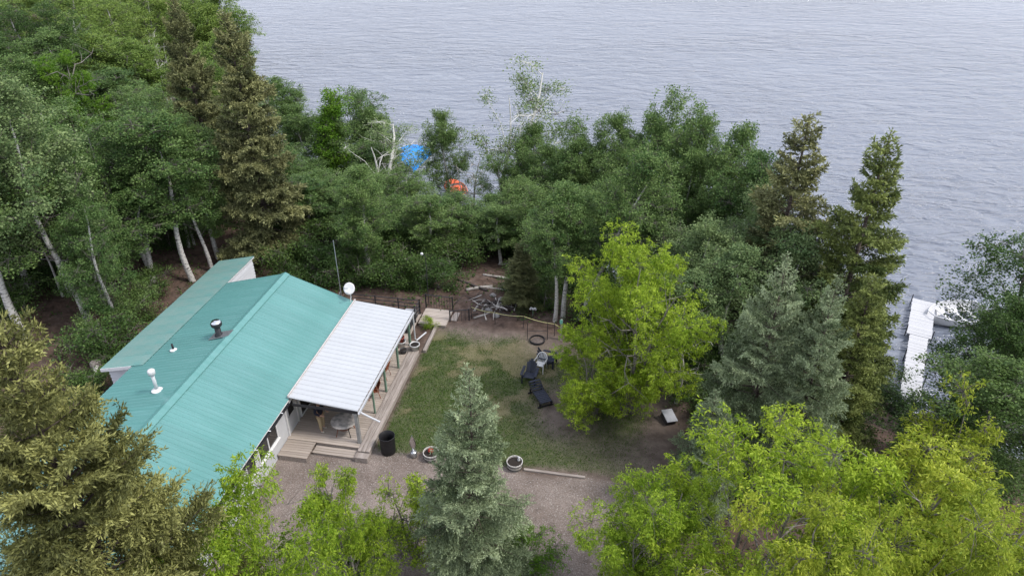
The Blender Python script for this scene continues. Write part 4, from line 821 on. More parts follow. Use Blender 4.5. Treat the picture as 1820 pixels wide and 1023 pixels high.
# ------------------------------------------------------------------ vegetation generators
def tubes_np(segs, n=5, k_main=10**9):
    b = MB()
    for i, (pts, r) in enumerate(segs): b.tube(pts, r, n if r[0] > .03 else 4, cap=False, mi=1 if i >= k_main else 0)
    return b
def curve(a, b, rng, sag=0.0, k=4, wob=0.06):
    a = np.array(a); b = np.array(b); L_ = np.linalg.norm(b-a); out = []
    for i in range(k+1):
        t = i/k; p = a+(b-a)*t; p = p+np.array([0, 0, sag*L_*math.sin(math.pi*t)])
        if 0 < i < k: p = p+rng.normal(size=3)*wob*L_*.5
        out.append(tuple(p))
    return out
def broadleaf(name, seed, h, cb, rx, nclump, nsub, nleaf, leaf, bark, lm, clump_r=0.95, droop=0.0, trunk_r=0.16, stems=1, bare=0, shape=1.0, sub_s=.17, lean=0.0, white=0, along=.45):
    """trunk with limbs to leaf clumps; every clump is sub-clumps of single leaf faces"""
    rng = np.random.default_rng(seed); segs = []; C = []; R = []; AT = []
    stem_pts = []
    for s in range(stems):
        a = rng.uniform(0, 6.28); off = np.array([math.cos(a), math.sin(a), 0])*(0 if stems == 1 else rx*.28)
        top = np.array([off[0]+lean*h, off[1], h*.90]) if s == 0 else np.array([off[0]*2+lean*h*.7, off[1]*2, h*rng.uniform(.6, .85)])
        base = off*.25; k = 9; pts = []
        for i in range(k+1):
            t = i/k; p = base*(1-t)+top*t; w = .022*h*math.sin(2.3*t*3+seed+s)*t; pts.append(np.array([p[0]+w, p[1]+.018*h*math.sin(t*5+s*2+seed), p[2]]))
        stem_pts.append(pts); r0 = trunk_r*(1 if s == 0 else .75)
        segs.append(([tuple(p) for p in pts], [r0*(1-.86*(i/k)) for i in range(k+1)]))
    for i in range(nclump):
        for _ in range(30):
            t = rng.uniform(0, 1)**.9; z = cb+(h-cb)*t
            prof = math.sin(math.pi*min(1, (.12+.88*t)**shape))**.62 if t < 1 else 0
            if rng.uniform() < prof+.08: break
        a = rng.uniform(0, 6.283); rad = rx*prof*math.sqrt(rng.uniform(.12, 1.0))
        pts = stem_pts[rng.integers(len(stem_pts))]; tz = np.clip(z/h*9/.9, 0, 8.99); j = int(tz); ax_ = pts[j]*(1-(tz-j))+pts[j+1]*(tz-j)
        c = np.array([ax_[0]+rad*math.cos(a), ax_[1]+rad*math.sin(a), min(z, h-.25)])
        zz = max(cb*.6, z-rad*rng.uniform(.6, 1.4)); tz = np.clip(zz/h*9/.9, 0, 8.99); j = int(tz); at_ = pts[j]*(1-(tz-j))+pts[j+1]*(tz-j)
        rr = max(.018, .22*trunk_r*(1-.6*z/h))
        segs.append((curve(at_, c, rng, .06), [rr, rr*.8, rr*.6, rr*.42, rr*.25]))
        C.append(c); AT.append(at_); R.append(clump_r*rng.uniform(.5, 1.4))
    for i in range(bare):
        pts = stem_pts[0]; j = rng.integers(3, 9); a = rng.uniform(0, 6.28); d = np.array([math.cos(a), math.sin(a), rng.uniform(-.1, .7)]); L_ = rx*rng.uniform(.5, 1.15)
        e = pts[j]+d*L_; c = curve(pts[j], e, rng, .05, 4, .14); segs.append((c, [.035, .028, .02, .014, .006]))
        for q in range(4):
            s0 = np.array(c[1+q % 3]); d2 = unit(d+rng.normal(size=3)*.7); segs.append((curve(s0, s0+d2*L_*.4, rng, 0, 2, .1), [.014, .009, .004]))
    C = np.array(C); R = np.array(R)
    n = len(C)*nsub; ci = np.repeat(np.arange(len(C)), nsub)
    d = unit(rng.normal(size=(n, 3))); rad = rng.uniform(.25, 1, n)**.5*R[ci]*np.where(rng.uniform(size=n) < .1, 1.4, 1)
    AT = np.array(AT); al = np.where(rng.uniform(size=n) < along, rng.uniform(.35, 1.15, n), 1.0)
    Cx = AT[ci]+(C[ci]-AT[ci])*al[:, None]; rad = rad*np.where(al < 1, .55, 1.0)
    Sx = Cx+d*rad[:, None]*np.array([1.0, 1.0, .8])
    for k in range(0, n, max(1, n//700)):
        segs.append(([tuple(Cx[k]), tuple((Cx[k]+Sx[k])/2+np.array([0, 0, .05])), tuple(Sx[k])], [.012, .008, .004]))
    m = n*nleaf; si = np.repeat(np.arange(n), nleaf)
    off = rng.normal(size=(m, 3))*sub_s*np.array([1, 1, .75]); P = Sx[si]+off
    D = unit(rng.normal(size=(m, 3))*np.array([1, 1, .55])+np.array([0, 0, -droop])+d[si]*.35+off*1.5+np.array([0, 0, .15]))
    L_ = leaf[0]*rng.uniform(.7, 1.3, m); V, Qd = leaves(P, D, L_, L_*leaf[1], rng)
    tint = np.clip(.5+rng.normal(size=len(C))[ci][si]*.13+rng.normal(size=n)[si]*.12+rng.normal(size=m)*.22, 0, 1)
    cm = fast_mesh('crown', V, Qd, lm, tint); tm = tubes_np(segs, 6, stems+(white*nclump)).mesh('trunk', [bark, B_TWIG], True)
    return dict(crown=cm, trunk=tm, h=h, rx=rx, name=name)

def spruce(name, seed, h, R0, lm, cb=.04, dens=1.0, leaf=.13, whorl=.36, pw=.85, top_open=0.0, wr=.30):
    rng = np.random.default_rng(seed); segs = []; P_, D_, L__, W__, T_ = [], [], [], [], []
    k = 8; segs.append(([(.03*math.sin(i), .03*math.cos(i*1.3), h*i/k) for i in range(k)]+[(0, 0, h*.995)], [.013*h*(1-.9*i/k) for i in range(k)]+[.008]))
    z = h*cb
    def shoots(S0, DD, LL, tn):
        """needle clumps along straight shoots"""
        n = np.maximum(2, (LL/(.052/dens)).astype(int)); si = np.repeat(np.arange(len(S0)), n); t = np.concatenate([np.arange(q)/q for q in n])
        p = S0[si]+DD[si]*(LL[si]*t)[:, None]+np.array([0, 0, -1])*(.22*LL[si]*t*t)[:, None]
        for rep in range(2):
            j = rng.normal(size=p.shape); dd = unit(DD[si]+j*.52+np.array([0, 0, .10]))
            P_.append(p+rng.normal(size=p.shape)*.012); D_.append(dd); L__.append(leaf*rng.uniform(.65, 1.25, len(p))); W__.append(np.full(len(p), leaf*wr)); T_.append(np.clip(tn[si]+.22*t+rng.normal(size=len(p))*.13, 0, 1))
    while z < h*.985:
        t = z/h; Rz = R0*(1-t)**pw*(1+.10*math.sin(z*2.1+seed)); nb = int(rng.integers(5, 8)) if t < .9 else 5
        a0 = rng.uniform(0, 6.28)
        for b in range(nb):
            if rng.uniform() < .06+top_open*(t > .45): continue
            a = a0+b*6.283/nb+rng.normal()*.22; Lb = max(.16, Rz*rng.uniform(.62, 1.2)); inc = -.30+1.05*t**1.3+rng.normal()*.10; dr = .22*(1-t)
            out = np.array([math.cos(a), math.sin(a), 0]); lat = np.array([-math.sin(a), math.cos(a), 0]); zz = z+rng.normal()*.1
            f = lambda s: out*(Lb*s)+np.array([0, 0, zz+Lb*(inc*s-dr*s*s*1.6+.30*s**3*(1-.4*t))])
            segs.append(([tuple(f(s)) for s in (0, .35, .7, 1.0)], [.010+.012*Lb, .008+.008*Lb, .010, .004]))
            n = max(3, int(Lb/.098)); s = np.linspace(.34 if Lb > 1.2 else .2 if Lb > .7 else .05, 1, n)
            base = np.array([f(q) for q in s]); tang = unit(np.gradient(base, axis=0)) if n > 2 else np.repeat(out[None], n, 0)
            tn = np.full(n, .36+.20*rng.normal())
            for sg in (-1, 1):
                dd = unit(tang*.75+sg*lat*.85+rng.normal(size=(n, 3))*.16+np.array([0, 0, -.16]))
                LL = np.clip(Lb*.40*np.sin(np.pi*np.clip((s-.12)/.98, 0, 1))**.8+.10, .08, .85)*rng.uniform(.7, 1.2, n)
                shoots(base, dd, LL, tn)
                big = LL > .24
                if big.any():
                    for q in (.45, .75):
                        sb = base[big]+dd[big]*(LL[big]*q)[:, None]; d2 = unit(dd[big]+tang[big]*.6*rng.choice([-1, 1], size=(big.sum(), 1))+rng.normal(size=(big.sum(), 3))*.25+np.array([0, 0, -.25]))
                        shoots(sb, d2, LL[big]*.5, tn[big])
            shoots(base[-1:], tang[-1:], np.array([.16]), tn[-1:]+.15)
            if Lb > .5: shoots(base[::2], unit(rng.normal(size=(len(base[::2]), 3))*.3+np.array([0, 0, -1.0])+tang[::2]*.5), np.full(len(base[::2]), .18), tn[::2]-.1)
        z += whorl*(1-.45*t)*rng.uniform(.6, 1.35)
    shoots(np.array([[0, 0, h*.93]]), np.array([[0, 0, 1.0]]), np.array([h*.07]), np.array([.6]))
    P = np.concatenate(P_); D = np.concatenate(D_); V, Qd = leaves(P, D, np.concatenate(L__), np.concatenate(W__), rng, .15)
    cm = fast_mesh('crown', V, Qd, lm, np.concatenate(T_)); tm = tubes_np(segs, 6).mesh('trunk', B_SPRUCE, True)
    return dict(crown=cm, trunk=tm, h=h, rx=R0, name=name)

AL = (.105, .80); ML = (.125, .32)
ASP = [broadleaf('aspen_tree', 11+i, 13.0, cb, rx, nc, 26, 21, AL, B_ASPEN, K_ASPEN, cr, .1, .20, st, 3, sh, .135, ln)
       for i, (cb, rx, nc, cr, st, sh, ln) in enumerate([(5.0, 2.6, 58, .74, 1, .95, .02), (3.0, 2.9, 66, .82, 1, 1.0, -.03), (6.0, 2.3, 48, .70, 1, .9, .03), (2.6, 3.1, 72, .82, 2, 1.05, .02)])]
SPARSE = broadleaf('aspen_tree', 71, 13.0, 6.0, 2.4, 24, 16, 18, (.10, .8), B_ASPEN, K_ASPEN2, .7, .1, .27, 2, 12, .9, .18, .12, 9)
SLIM = broadleaf('poplar_tree', 81, 12.0, 2.0, 1.0, 26, 22, 24, (.11, .8), B_GREY, K_BRIGHT, .6, .0, .10, 1, 0, .9, .16)
MAP = [broadleaf('maple_tree', 31+i, 9.0, cb, rx, nc, 64, 14, ML, B_MAPLE, K_MAPLE, cr, .85, .15, st, 7, sh, .06, 0, 2, .3)
       for i, (cb, rx, nc, cr, st, sh) in enumerate([(2.0, 3.0, 70, .74, 3, 1.0), (1.6, 3.3, 54, .70, 3, 1.05), (1.2, 2.6, 46, .66, 2, 1.0)])]
BUSH = [broadleaf('shrub', 51+i, 2.6, .3, 1.25, 16, 16, 18, (.10, .7), B_GREY, K_SHRUB, .62, .2, .035, 4, 1, 1.0, .17) for i in range(3)]
MBUSH = broadleaf('maple_sapling', 61, 4.6, .9, 1.5, 26, 28, 13, ML, B_GREY, K_MAPLE, .6, .7, .06, 2, 3, 1.0, .065)
SPN = spruce('spruce_tree', 3, 11.5, 3.1, K_SPBLUE, dens=.92, leaf=.105, whorl=.50, wr=.33)
SPL = spruce('spruce_tree', 4, 15.0, 4.3, K_SPGOLD, cb=.2, dens=.92, leaf=.118, whorl=.45, wr=.31)
SPM = [spruce('spruce_tree', 5, 16.0, 3.0, K_SPDARK, cb=.12, dens=.50, leaf=.175, whorl=.55, pw=.70, wr=.38), spruce('spruce_tree', 6, 15.0, 2.9, K_SPYEL, cb=.06, dens=.50, leaf=.17, whorl=.52, pw=.75, top_open=.18, wr=.38)]
DEADT = broadleaf('dead_tree', 91, 10.0, 5, 1.8, 2, 2, 2, (.05, .6), B_DEAD, K_ASPEN2, .4, 0, .12, 2, 26, 1.0, white=90)

def plant(var, label, cat, loc, h=None, rw=None, rz=0.0, tilt=(0, 0), crown=None, bark=None, group=None, name=None, sink=.1):
    sz = (h/var['h']) if h else 1.0; sx = (rw/var['rx']) if rw else sz
    o = thing(name or var['name'], label, cat, (loc[0], loc[1], loc[2]-sink*min(1, sz)), rz, group); o.scale = (sx, sx, sz)
    o.rotation_euler = (tilt[0], tilt[1], rz) if tilt != (0, 0) else (0, 0, rz)
    for part, m in (('trunk', bark), ('crown', crown)):
        c = link(part, var[part], o)
        if m is not None: c.material_slots[0].link = 'OBJECT'; c.material_slots[0].material = m
    return o
TREES = []
def ptop(var, px, py, Y, label, cat='tree', rw=None, rz=None, group=None, crown=None, bark=None, tilt=(0, 0), name=None):
    """tree standing on the ground at distance Y whose top is seen at (px, py)"""
    p = aty(px, py, Y)
    while float(sdist(p.x, p.y)) < .8: Y -= .5; p = aty(px, py, Y)
    z = g1(p.x, p.y); h = p.z-z
    TREES.append((px, py, round(Y, 1), round(h, 1)))
    return plant(var, label, cat, (p.x, p.y, z), h, rw, (px*1.7+py) % 6.28 if rz is None else rz, tilt, crown, bark, group, name)
# ------------------------------------------------------------------ trees, one by one
# spruces
ptop(SPN, 833, 646, 16.3, 'blue green spruce standing alone in front of the gravel and lawn', 'spruce', 2.3)
ptop(SPL, -50, 500, 10.4, 'large golden olive spruce in front of the near end of teal roof', 'spruce', 3.7)
ptop(SPM[0], 398, 12, 42.0, 'tall dark olive spruce rising right behind the house wing', 'spruce', 2.8)
ptop(SPM[0], 304, -14, 46.5, 'tall spruce behind the house, slightly farther than the dark olive spruce', 'spruce', 2.3, crown=K_SPDARK, rz=2.0)
ptop(SPM[1], 1442, 192, 32.0, 'tall brownish spruce against the lake with dense narrow top', 'spruce', 3.3, crown=K_SPDARK, rz=1.0)
ptop(SPM[1], 1586, 226, 29.0, 'tall open branched spruce against the lake beside the dock', 'spruce', 3.0)
ptop(SPN, 1402, 448, 22.5, 'blue green spruce with twin neighbour left of the dock', 'spruce', 2.5, rz=1.3)
ptop(SPN, 1494, 484, 21.5, 'grey green spruce between the blue green and the olive spruce', 'spruce', 2.1, rz=3.1)
ptop(SPM[1], 1560, 482, 24.0, 'olive green spruce standing nearest to the grey dock', 'spruce', 1.9, rz=4.0)
ptop(SPN, 1275, 690, 20.5, 'low dark blue green young spruce beside the yellow green maple', 'spruce', 1.7, rz=5.0)
ptop(SPM[0], 928, 425, 36.2, 'small dark spruce among the logs behind the rope fence', 'spruce', 1.15, rz=.4)
# yellow green maples
ptop(MAP[0], 1145, 420, 26.5, 'yellow green maple drooping over the right edge of the lawn', 'maple', 2.8)
ptop(MAP[2], 1075, 590, 26.2, 'low yellow green maple leaning over the bare lawn patch', 'maple', 2.0)
ptop(MAP[1], 1390, 800, 14.2, 'broad yellow green maple in front of the blue green spruces', 'maple', 3.5)
ptop(MAP[0], 1180, 850, 15.0, 'yellow green maple with bare grey limbs at the edge of the gravel', 'maple', 2.2, rz=1.0)
ptop(MAP[2], 1640, 820, 13.6, 'golden green maple below the dock', 'maple', 3.2, crown=K_MAPLE2)
ptop(MAP[1], 1530, 890, 11.0, 'golden green maple standing before the broad yellow green maple', 'maple', 2.6, crown=K_MAPLE2, rz=2.2)
ptop(MBUSH, 1745, 700, 20.0, 'slim golden maple top rising in front of dark green tree by the dock', 'maple', 1.5, crown=K_MAPLE2)
ptop(MAP[0], 1790, 870, 11.5, 'golden green maple at the lake side of the other maples', 'maple', 2.3, crown=K_MAPLE2, rz=.5)
ptop(MAP[2], 578, 815, 15.6, 'yellow green maple in front of the white house wall', 'maple', 1.45, rz=2.0)
ptop(MAP[0], 372, 862, 12.2, 'yellow green maple reaching over the teal roof edge', 'maple', 2.2, rz=4.0)
ptop(MBUSH, 720, 850, 18.2, 'yellow green maple sapling beside the lone blue green spruce', 'maple', 1.5, rz=1.0)
ptop(MBUSH, 610, 950, 16.0, 'darker green sapling at the edge of gravel between two maples', 'sapling', 1.0, rz=2.0, crown=K_BRIGHT)
ptop(MBUSH, 935, 930, 16.8, 'bright green sapling half hidden behind the lone blue green spruce', 'sapling', 1.1, rz=3.0, crown=K_BRIGHT)
# dark broadleaf trees by the dock
ptop(ASP[3], 1915, 440, 31.0, 'dark green broadleaf tree on the shore beside the moored boat', 'tree', 4.2, crown=K_DARK, bark=B_GREY)
ptop(ASP[1], 1835, 540, 27.5, 'dark green broadleaf tree shading the foot of the dock', 'tree', 2.3, crown=K_DARK, bark=B_GREY)
ptop(ASP[1], 1815, 650, 22.0, 'dark green broadleaf tree behind the golden maples', 'tree', 3.0, crown=K_DARK, bark=B_GREY)
# aspens left of and behind the house
GL = 'aspens in the stand beside the house'
LL_ = 'pale trunked aspen in the dense stand on the hillside side of house'
def paspen(bx, by, z0, tpy, k, label, rw, group=None, crown=None):
    p = atz(bx, by, z0); z = g1(p.x, p.y); p = atz(bx, by, z); z = g1(p.x, p.y)
    q = None
    for hh in np.arange(4, 22, .2):
        r = ((p.y*SP+(z+hh-CAM_H)*CP)); d = p.y*CP-(z+hh-CAM_H)*SP
        if 511.5-F_PX*r/d < tpy: break
    TREES.append((bx, by, round(p.y, 1), round(hh, 1)))
    return plant(ASP[k], label, 'aspen', (p.x, p.y, z), hh, rw, (bx*1.3) % 6.28, (0, 0), crown, None, group)
paspen(152, 577, .5, 150, 0, 'aspen with a long bare white trunk above the green bush by the wing', 3.0, crown=K_ASPEN2)
paspen(345, 497, .3, 195, 2, 'slender white aspen leaning just behind the wing roof', 2.6)
paspen(374, 484, .3, 235, 0, 'slim pale aspen touching the back edge of wing roof', 2.0)
paspen(387, 458, .3, 200, 1, 'grey trunked aspen at the back corner of the wing', 2.4)
paspen(55, 603, .8, 260, 2, 'white aspen beside the golden olive spruce', 2.8)
for px, py, Y, k, rw in [(180, 195, 40, 3, 3.2), (250, 210, 44, 1, 3.0), (20, 175, 40, 3, 3.4), (90, 235, 36, 1, 2.6), (-30, 300, 36, 0, 3), (300, 260, 46, 0, 2.6), (120, 330, 33, 3, 2.0), (220, 330, 38, 2, 2.4)]:
    ptop(ASP[k], px, py, Y, LL_, 'aspen', rw, None, GL)
GF = 'far aspens up the shore'; LF = 'mid green aspen in the far wood up the shore beyond the spruces'
for px, py, Y, k, rw, cr in [(40, 5, 62, 3, 3.6, K_DARK), (-20, 60, 56, 1, 3.5, K_DARK), (175, 0, 74, 3, 3.6, None), (225, 70, 62, 0, 3.2, None), (255, -30, 86, 1, 4, None), (340, -10, 92, 3, 4, None), (370, 10, 88, 0, 3.4, None), (190, 120, 56, 2, 3, None),
                         (330, 90, 66, 1, 3.2, None), (60, -60, 90, 1, 4, None), (150, -60, 105, 3, 4.5, None), (385, 60, 76, 1, 3.0, None), (300, -60, 112, 0, 4.5, None), (420, 120, 68, 0, 2.6, None), (-60, -20, 80, 3, 5, None), (250, 150, 52, 3, 3, None), (375, -25, 120, 1, 4, None), (30, 100, 50, 0, 3.0, None), (110, -30, 76, 3, 4, None), (205, -20, 96, 1, 4, None), (235, 5, 100, 3, 4, None), (125, 25, 68, 1, 3.4, None), (290, 5, 98, 3, 4, None), (10, -50, 100, 3, 5, None), (180, -70, 125, 1, 5, None), (330, -50, 125, 3, 5, None), (70, 55, 58, 1, 3.4, None), (150, 60, 62, 0, 3.2, None)]:
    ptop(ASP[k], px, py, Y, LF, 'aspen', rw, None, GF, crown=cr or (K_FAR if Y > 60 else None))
ptop(MAP[2], 110, 95, 50, 'bright lime green tree standing out of the dark wood', 'tree', 3.0, crown=K_BRIGHT)
ptop(DEADT, 105, 15, 64, 'bare grey dead tree above the lime green tree', 'dead tree', 2.0)
ptop(DEADT, 265, 45, 80, 'bare grey dead tree beside the two tall spruces', 'dead tree', 2.0, rz=1)
# band between the house and the lake
ptop(SLIM, 573, 122, 55, 'slim pointed bright green poplar rising above the aspens', 'poplar', 1.3)
GB = 'aspens along the shore behind the house'; LB = 'leafy aspen in the shore band between house roof and the blue canopy'
for px, py, Y, k, rw in [(490, 140, 60, 0, 2.6), (530, 185, 57, 1, 2.5), (640, 158, 60, 3, 3.0), (655, 188, 58, 1, 2.4), (590, 200, 56, 0, 2.6), (510, 260, 50, 3, 2.6), (570, 300, 46, 1, 2.6), (660, 255, 52, 2, 2.4), (615, 310, 45, 3, 2.5), (540, 315, 43.5, 2, 2.2)]:
    ptop(ASP[k], px, py, Y, {490: 'shore aspen growing nearest to the tall dark olive spruce', 640: 'broad shore aspen between the slim poplar and the blue canopy'}.get(px, LB), 'aspen', rw, None, GB)
ptop(SPARSE, 662, 212, 50, 'white forked aspen with thin foliage showing its bare limbs', 'aspen', 2.8, rz=.6, bark=B_WHITE)
GM = 'aspens on the bank below the landing'; LM_ = 'leafy aspen on the bank between the landing and the orange covered boat'
for px, py, Y, k, rw in [(700, 306, 46, 3, 2.4), (762, 372, 45, 1, 2.2), (728, 322, 50, 0, 2.0), (882, 345, 48, 2, 2.0), (650, 345, 43, 1, 2.2), (885, 368, 44, 0, 2.0), (790, 195, 60, 1, 2.3)]:
    ptop(ASP[k], px, py, Y, LM_, 'aspen', rw, None, GM)
o = ptop(SPARSE, 885, 92, 60, 'leaning half bare aspen with white limbs reaching over the lake', 'aspen', 3.4, rz=.2, tilt=(0, .10), bark=B_WHITE)
for _px, _py, _Y, _l in ((35, 300, 36, 'bleached dead limbs between the aspens beside the wing'), (290, 250, 43, 'bleached dead limbs right behind the wing roof'), (665, 190, 55, 'bleached dead limbs above the white forked aspen'), (1195, 300, 42, 'bleached dead limbs between the shore aspens')): ptop(DEADT, _px, _py, _Y, _l, 'dead tree', 1.7, rz=_px % 6)
ptop(DEADT, 835, 255, 57, 'tangle of bare branches beside the leaning aspen', 'dead tree', 2.4)
paspen(770, 480, -1.5, 350, 2, 'aspen with white lower trunk left of the bank path', 1.9)
paspen(802, 462, -2, 348, 2, 'thinner aspen with white lower trunk by bank path', 1.8)
paspen(660, 492, 0, 300, 0, 'dark trunked aspen near the satellite dish', 2.0)
GC = 'aspens along the shore right of the leaning tree'; LC = 'dense leafy aspen on the shore between leaning tree and brownish spruce'
for px, py, Y, k, rw in [(950, 222, 57, 0, 2.5), (1045, 205, 51, 3, 2.6), (1110, 198, 49, 1, 2.5), (1165, 205, 47, 0, 2.4), (1215, 176, 46, 3, 3.0), (1260, 205, 44, 1, 2.4), (1325, 225, 41, 0, 2.4), (1360, 260, 38, 2, 2.2), (1000, 262, 50, 1, 2.5), (1085, 290, 44, 3, 2.5), (1290, 300, 40, 1, 2.2), (905, 268, 53, 3, 2.3), (972, 252, 52, 1, 2.4), (1030, 250, 49, 0, 2.3), (1140, 250, 45, 3, 2.4), (1235, 270, 42, 0, 2.2)]:
    ptop(ASP[k], px, py, Y, {950: 'shore aspen growing next to the leaning half bare aspen', 1000: 'shore aspen second from the leaning half bare aspen', 1215: 'tallest and broadest of the dense shore aspens', 1360: 'shore aspen touching the brownish spruce', 1325: 'rounded shore aspen one tree away from the brownish spruce'}.get(px, LC), 'aspen', rw, None, GC)
GD = 'aspens just behind the rope fence'; LD = 'leafy aspen on the bank between rope fence and shore'
for px, py, Y, k, rw in [(985, 330, 43, 3, 2.4), (930, 320, 46, 1, 2.2), (1060, 345, 41, 0, 2.4)]:
    ptop(ASP[k], px, py, Y, LD, 'aspen', rw, None, GD)
GE = 'grey green aspens behind the drooping maple'; LE = 'grey green aspen between the drooping maple and the brownish spruce'
for px, py, Y, k, rw in [(1180, 385, 35, 2, 2.3), (1270, 385, 32, 1, 2.4), (1320, 440, 29, 0, 2.2), (1345, 350, 34, 3, 2.4), (1230, 480, 28, 2, 1.8), (1420, 400, 30, 2, 2.2)]:
    ptop(ASP[k], px, py, Y, {1420: 'grey green aspen squeezed between the brownish and the blue green spruce', 1230: 'small grey green aspen touching the drooping maple'}.get(px, LE), 'aspen', rw, None, GE, crown=K_ASPEN2)
paspen(1000, 565, -.6, 330, 0, 'white birch like aspen with dark marks right behind the rope fence', 2.2)
paspen(984, 572, -.5, 350, 2, 'slim dark marked aspen beside the white one behind rope fence', 1.6)
p = atz(1030, 570, -.6); plant(ASP[2], 'white aspen leaning strongly over the drooping maple', 'aspen', (p.x, p.y, g1(p.x, p.y)), 11.5, 2.0, 0.3, (.12, .26))
ptop(DEADT, 1235, 520, 27, 'bare grey twigs beside the drooping maple', 'dead tree', 1.6, rz=2)
# shrubs and bushes
p = atz(764, 585, 0); plant(BUSH[0], 'small yellow green bush in the flower bed by the landing', 'bush', (p.x, p.y, 0), .75, .38, 0, crown=K_MAPLE)
p = atz(162, 625, .1); plant(BUSH[1], 'round light green bush beside the wing wall', 'bush', (p.x, p.y, g1(p.x, p.y)), 2.3, 1.1, 0, crown=K_ASPEN)
p = atz(225, 590, .1); plant(BUSH[2], 'green bush under the aspens along the wing', 'bush', (p.x, p.y, g1(p.x, p.y)), 2.2, 1.2, 1, crown=K_ASPEN)
for i, (bx, by, hh, rw) in enumerate([(600, 515, 2.4, 1.4), (640, 505, 2.6, 1.4), (680, 512, 2.0, 1.2), (715, 505, 2.6, 1.4), (750, 500, 2.4, 1.4), (785, 512, 2.2, 1.2), (700, 470, 3, 1.6), (745, 462, 3, 1.6), (818, 476, 2.6, 1.3), (560, 490, 2.6, 1.5), (520, 490, 2.6, 1.5), (650, 470, 3, 1.6), (600, 470, 3, 1.6), (790, 480, 2.8, 1.5), (840, 455, 2.6, 1.4), (870, 440, 2.6, 1.4)]):
    p = onbank(bx, by, -1); plant(BUSH[i % 3], 'leafy dark green shrub in the thicket just behind the deck railing', 'shrub', p, hh, rw, i*1.1, crown=[None, K_DARK][i % 2], group='thicket behind the deck railing')
for i, (bx, by, hh, rw) in enumerate([(945, 535, 1.8, 1.1), (965, 548, 1.8, 1.0), (918, 520, 1.6, 1.0), (1045, 560, 2.2, 1.2), (1080, 575, 2.2, 1.2), (1060, 530, 2.4, 1.4), (1010, 520, 2.4, 1.4), (960, 505, 2.6, 1.4), (1110, 560, 2.4, 1.4), (985, 490, 2.6, 1.4), (900, 450, 2.4, 1.2), (1040, 490, 3, 1.5)]):
    p = onbank(bx, by, -1); plant(BUSH[i % 3], 'leafy dark green shrub in the thicket just behind the rope fence', 'shrub', p, hh, rw, i*1.3, crown=[None, K_DARK][i % 2], group='thicket behind the rope fence')
for i, (bx, by, hh, rw) in enumerate([(1222, 715, 1.8, 1.0), (1262, 745, 1.6, 1.0), (1285, 690, 2.2, 1.3), (1250, 640, 2.4, 1.3), (1310, 650, 2.4, 1.3), (1215, 610, 2.4, 1.3), (1350, 790, 1.6, 1.0), (1290, 790, 1.5, .9)]):
    p = onbank(bx, by, 0); plant(BUSH[i % 3], 'green shrub between the drooping maple and the blue green spruces', 'shrub', p, hh, rw, i*1.7, crown=[K_ASPEN, K_DARK, K_BRIGHT][i % 3], group='shrubs beside the drooping maple')
rng = np.random.default_rng(9)
n_s = 0; placed = []
while n_s < 170:
    x = rng.uniform(-60, 40); y = rng.uniform(18, 95); d = float(sdist(x, y)); u, v = UV((x, y))
    if d < 1.2 or d > 45 or (u < 35.2 and -26.0 < v < 3.2): continue
    if v < -26 and (u < 20 or v < -48): continue
    if v > 3 and u < 22: continue
    b = aty(925, 500, 40)
    if abs(x-(-1.5+ (y-36)*.15)) < 2.0 and 33 < y < 46: continue           # the path down the bank stays open
    if abs(x-d0.x) < 1.5 and y > 30: continue
    if x > 24.5 and y > 26: continue
    if min([9]+[(x-a)**2+(y-b)**2 for a, b in placed[-60:]]) < 1.2: continue
    placed.append((x, y)); n_s += 1
    if v < -24: lab, gr = 'dark undergrowth shrub on the forest floor beside the house wing', 'undergrowth beside the house wing'
    else: lab, gr = 'dark undergrowth shrub beneath the trees on the lake bank', 'undergrowth on the lake bank'
    hh = rng.uniform(1.3, 3.2); plant(BUSH[n_s % 3], lab, 'shrub', (x, y, g1(x, y)), hh, rng.uniform(1.0, 1.9), rng.uniform(0, 6.28), crown=[None, K_DARK, K_ASPEN][int(rng.integers(3))], group=gr)

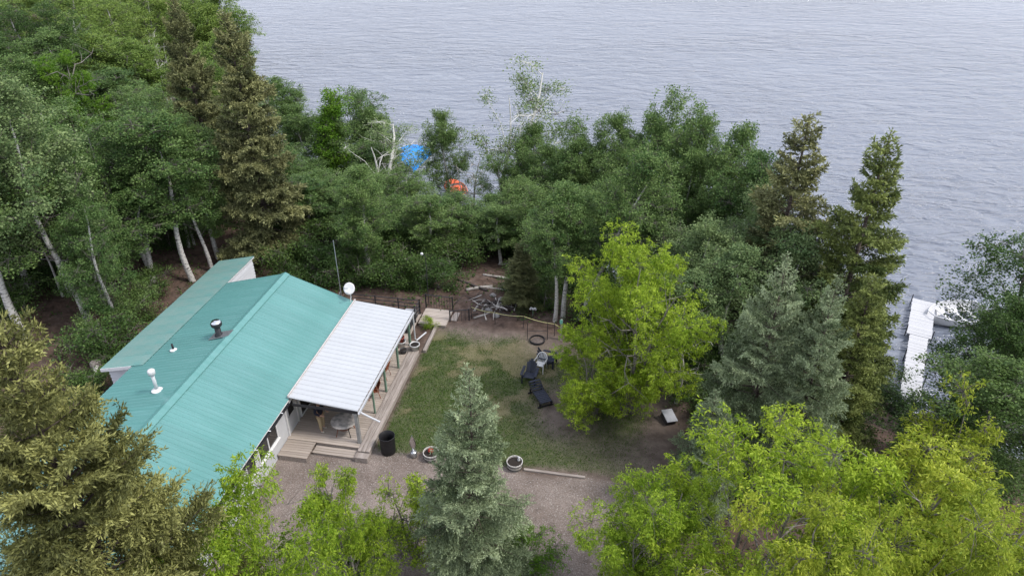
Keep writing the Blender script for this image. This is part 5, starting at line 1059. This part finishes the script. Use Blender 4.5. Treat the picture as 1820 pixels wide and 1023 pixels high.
# grass, gravel, leaf cover
def scatter(n, maskf, x0, x1, y0, y1):
    x = rng.uniform(x0, x1, n); y = rng.uniform(y0, y1, n); keep = rng.uniform(size=n) < maskf(x, y); return x[keep], y[keep]
x, y = scatter(250000, lambda a, b: lawn_mask(a, b)*(1-.88*dry_mask(a, b)), -12, 8, 20, 36)
P = np.stack([x, y, ground(x, y)-.005], -1); D = unit(rng.normal(size=P.shape)*.75+np.array([0, 0, 1.0])); L_ = rng.uniform(.035, .10, len(P))
V, Qd = leaves(P, D, L_, L_*.22, rng); go = link('grass', fast_mesh('grass', V, Qd, leafmat('grass_blades', (.022, .085, .004), (.08, .17, .012), .25, spec=.08), rng.uniform(0, 1, len(P)))); tag(go, 'short patchy green and dry grass of the lawn', 'grass', kind='stuff')
x, y = scatter(60000, gravel_mask, -16, 6, 8, 24); n = len(x); s_ = rng.uniform(.012, .04, n)
P = np.stack([x, y, ground(x, y)], -1); T4 = np.array([[1, 0, -.3], [-.5, .87, -.3], [-.5, -.87, -.3], [0, 0, .7]]); an = rng.uniform(0, 6.28, n); c_, q_ = np.cos(an), np.sin(an)
V = np.stack([P[:, None, 0]+s_[:, None]*(T4[None, :, 0]*c_[:, None]-T4[None, :, 1]*q_[:, None]), P[:, None, 1]+s_[:, None]*(T4[None, :, 0]*q_[:, None]+T4[None, :, 1]*c_[:, None]), P[:, None, 2]+s_[:, None]*T4[None, :, 2]], -1).reshape(-1, 3)
tri = (np.arange(n)[:, None, None]*4+np.array([[0, 1, 3], [1, 2, 3], [2, 0, 3]])[None]).reshape(-1, 3)
go = link('gravel', fast_mesh('gravel', V, tri, leafmat('gravel_stones', (.14, .115, .10), (.46, .42, .39), 0.0, .9), np.repeat(rng.uniform(0, 1, n), 3), True)); tag(go, 'loose pinkish grey gravel on the drive', 'gravel', kind='stuff')
def cover(a, b):
    d = sdist(a, b); u = ST*a+CT*b; v = CT*a-ST*b; m = (d > .5)*1.0
    m = m*np.where((u < 34.0) & (v > -25.2) & (v < 3.0), 0, 1); path = (np.abs(a-(-1.5+(b-36)*.15)) < 1.6) & (b < 46)
    m = m*np.where(path, .12, 1)*np.where((v < -25) & (u < 33), .25, 1)*np.where((v > 3) & (u < 20), .35, 1); return m*(.25+.75*(nz(a, b, .8, 3) > .45))
x, y = scatter(120000, cover, -50, 34, 16, 80); P = np.stack([x, y, ground(x, y)+np.abs(rng.normal(size=len(x)))*.16], -1); D = unit(rng.normal(size=P.shape)*np.array([1, 1, .5])); L_ = rng.uniform(.08, .2, len(P))
V, Qd = leaves(P, D, L_, L_*.7, rng); go = link('ground_cover', fast_mesh('ground_cover', V, Qd, K_SHRUB, rng.uniform(0, 1, len(P)))); tag(go, 'low leafy ground cover under the trees', 'ground cover', kind='stuff')
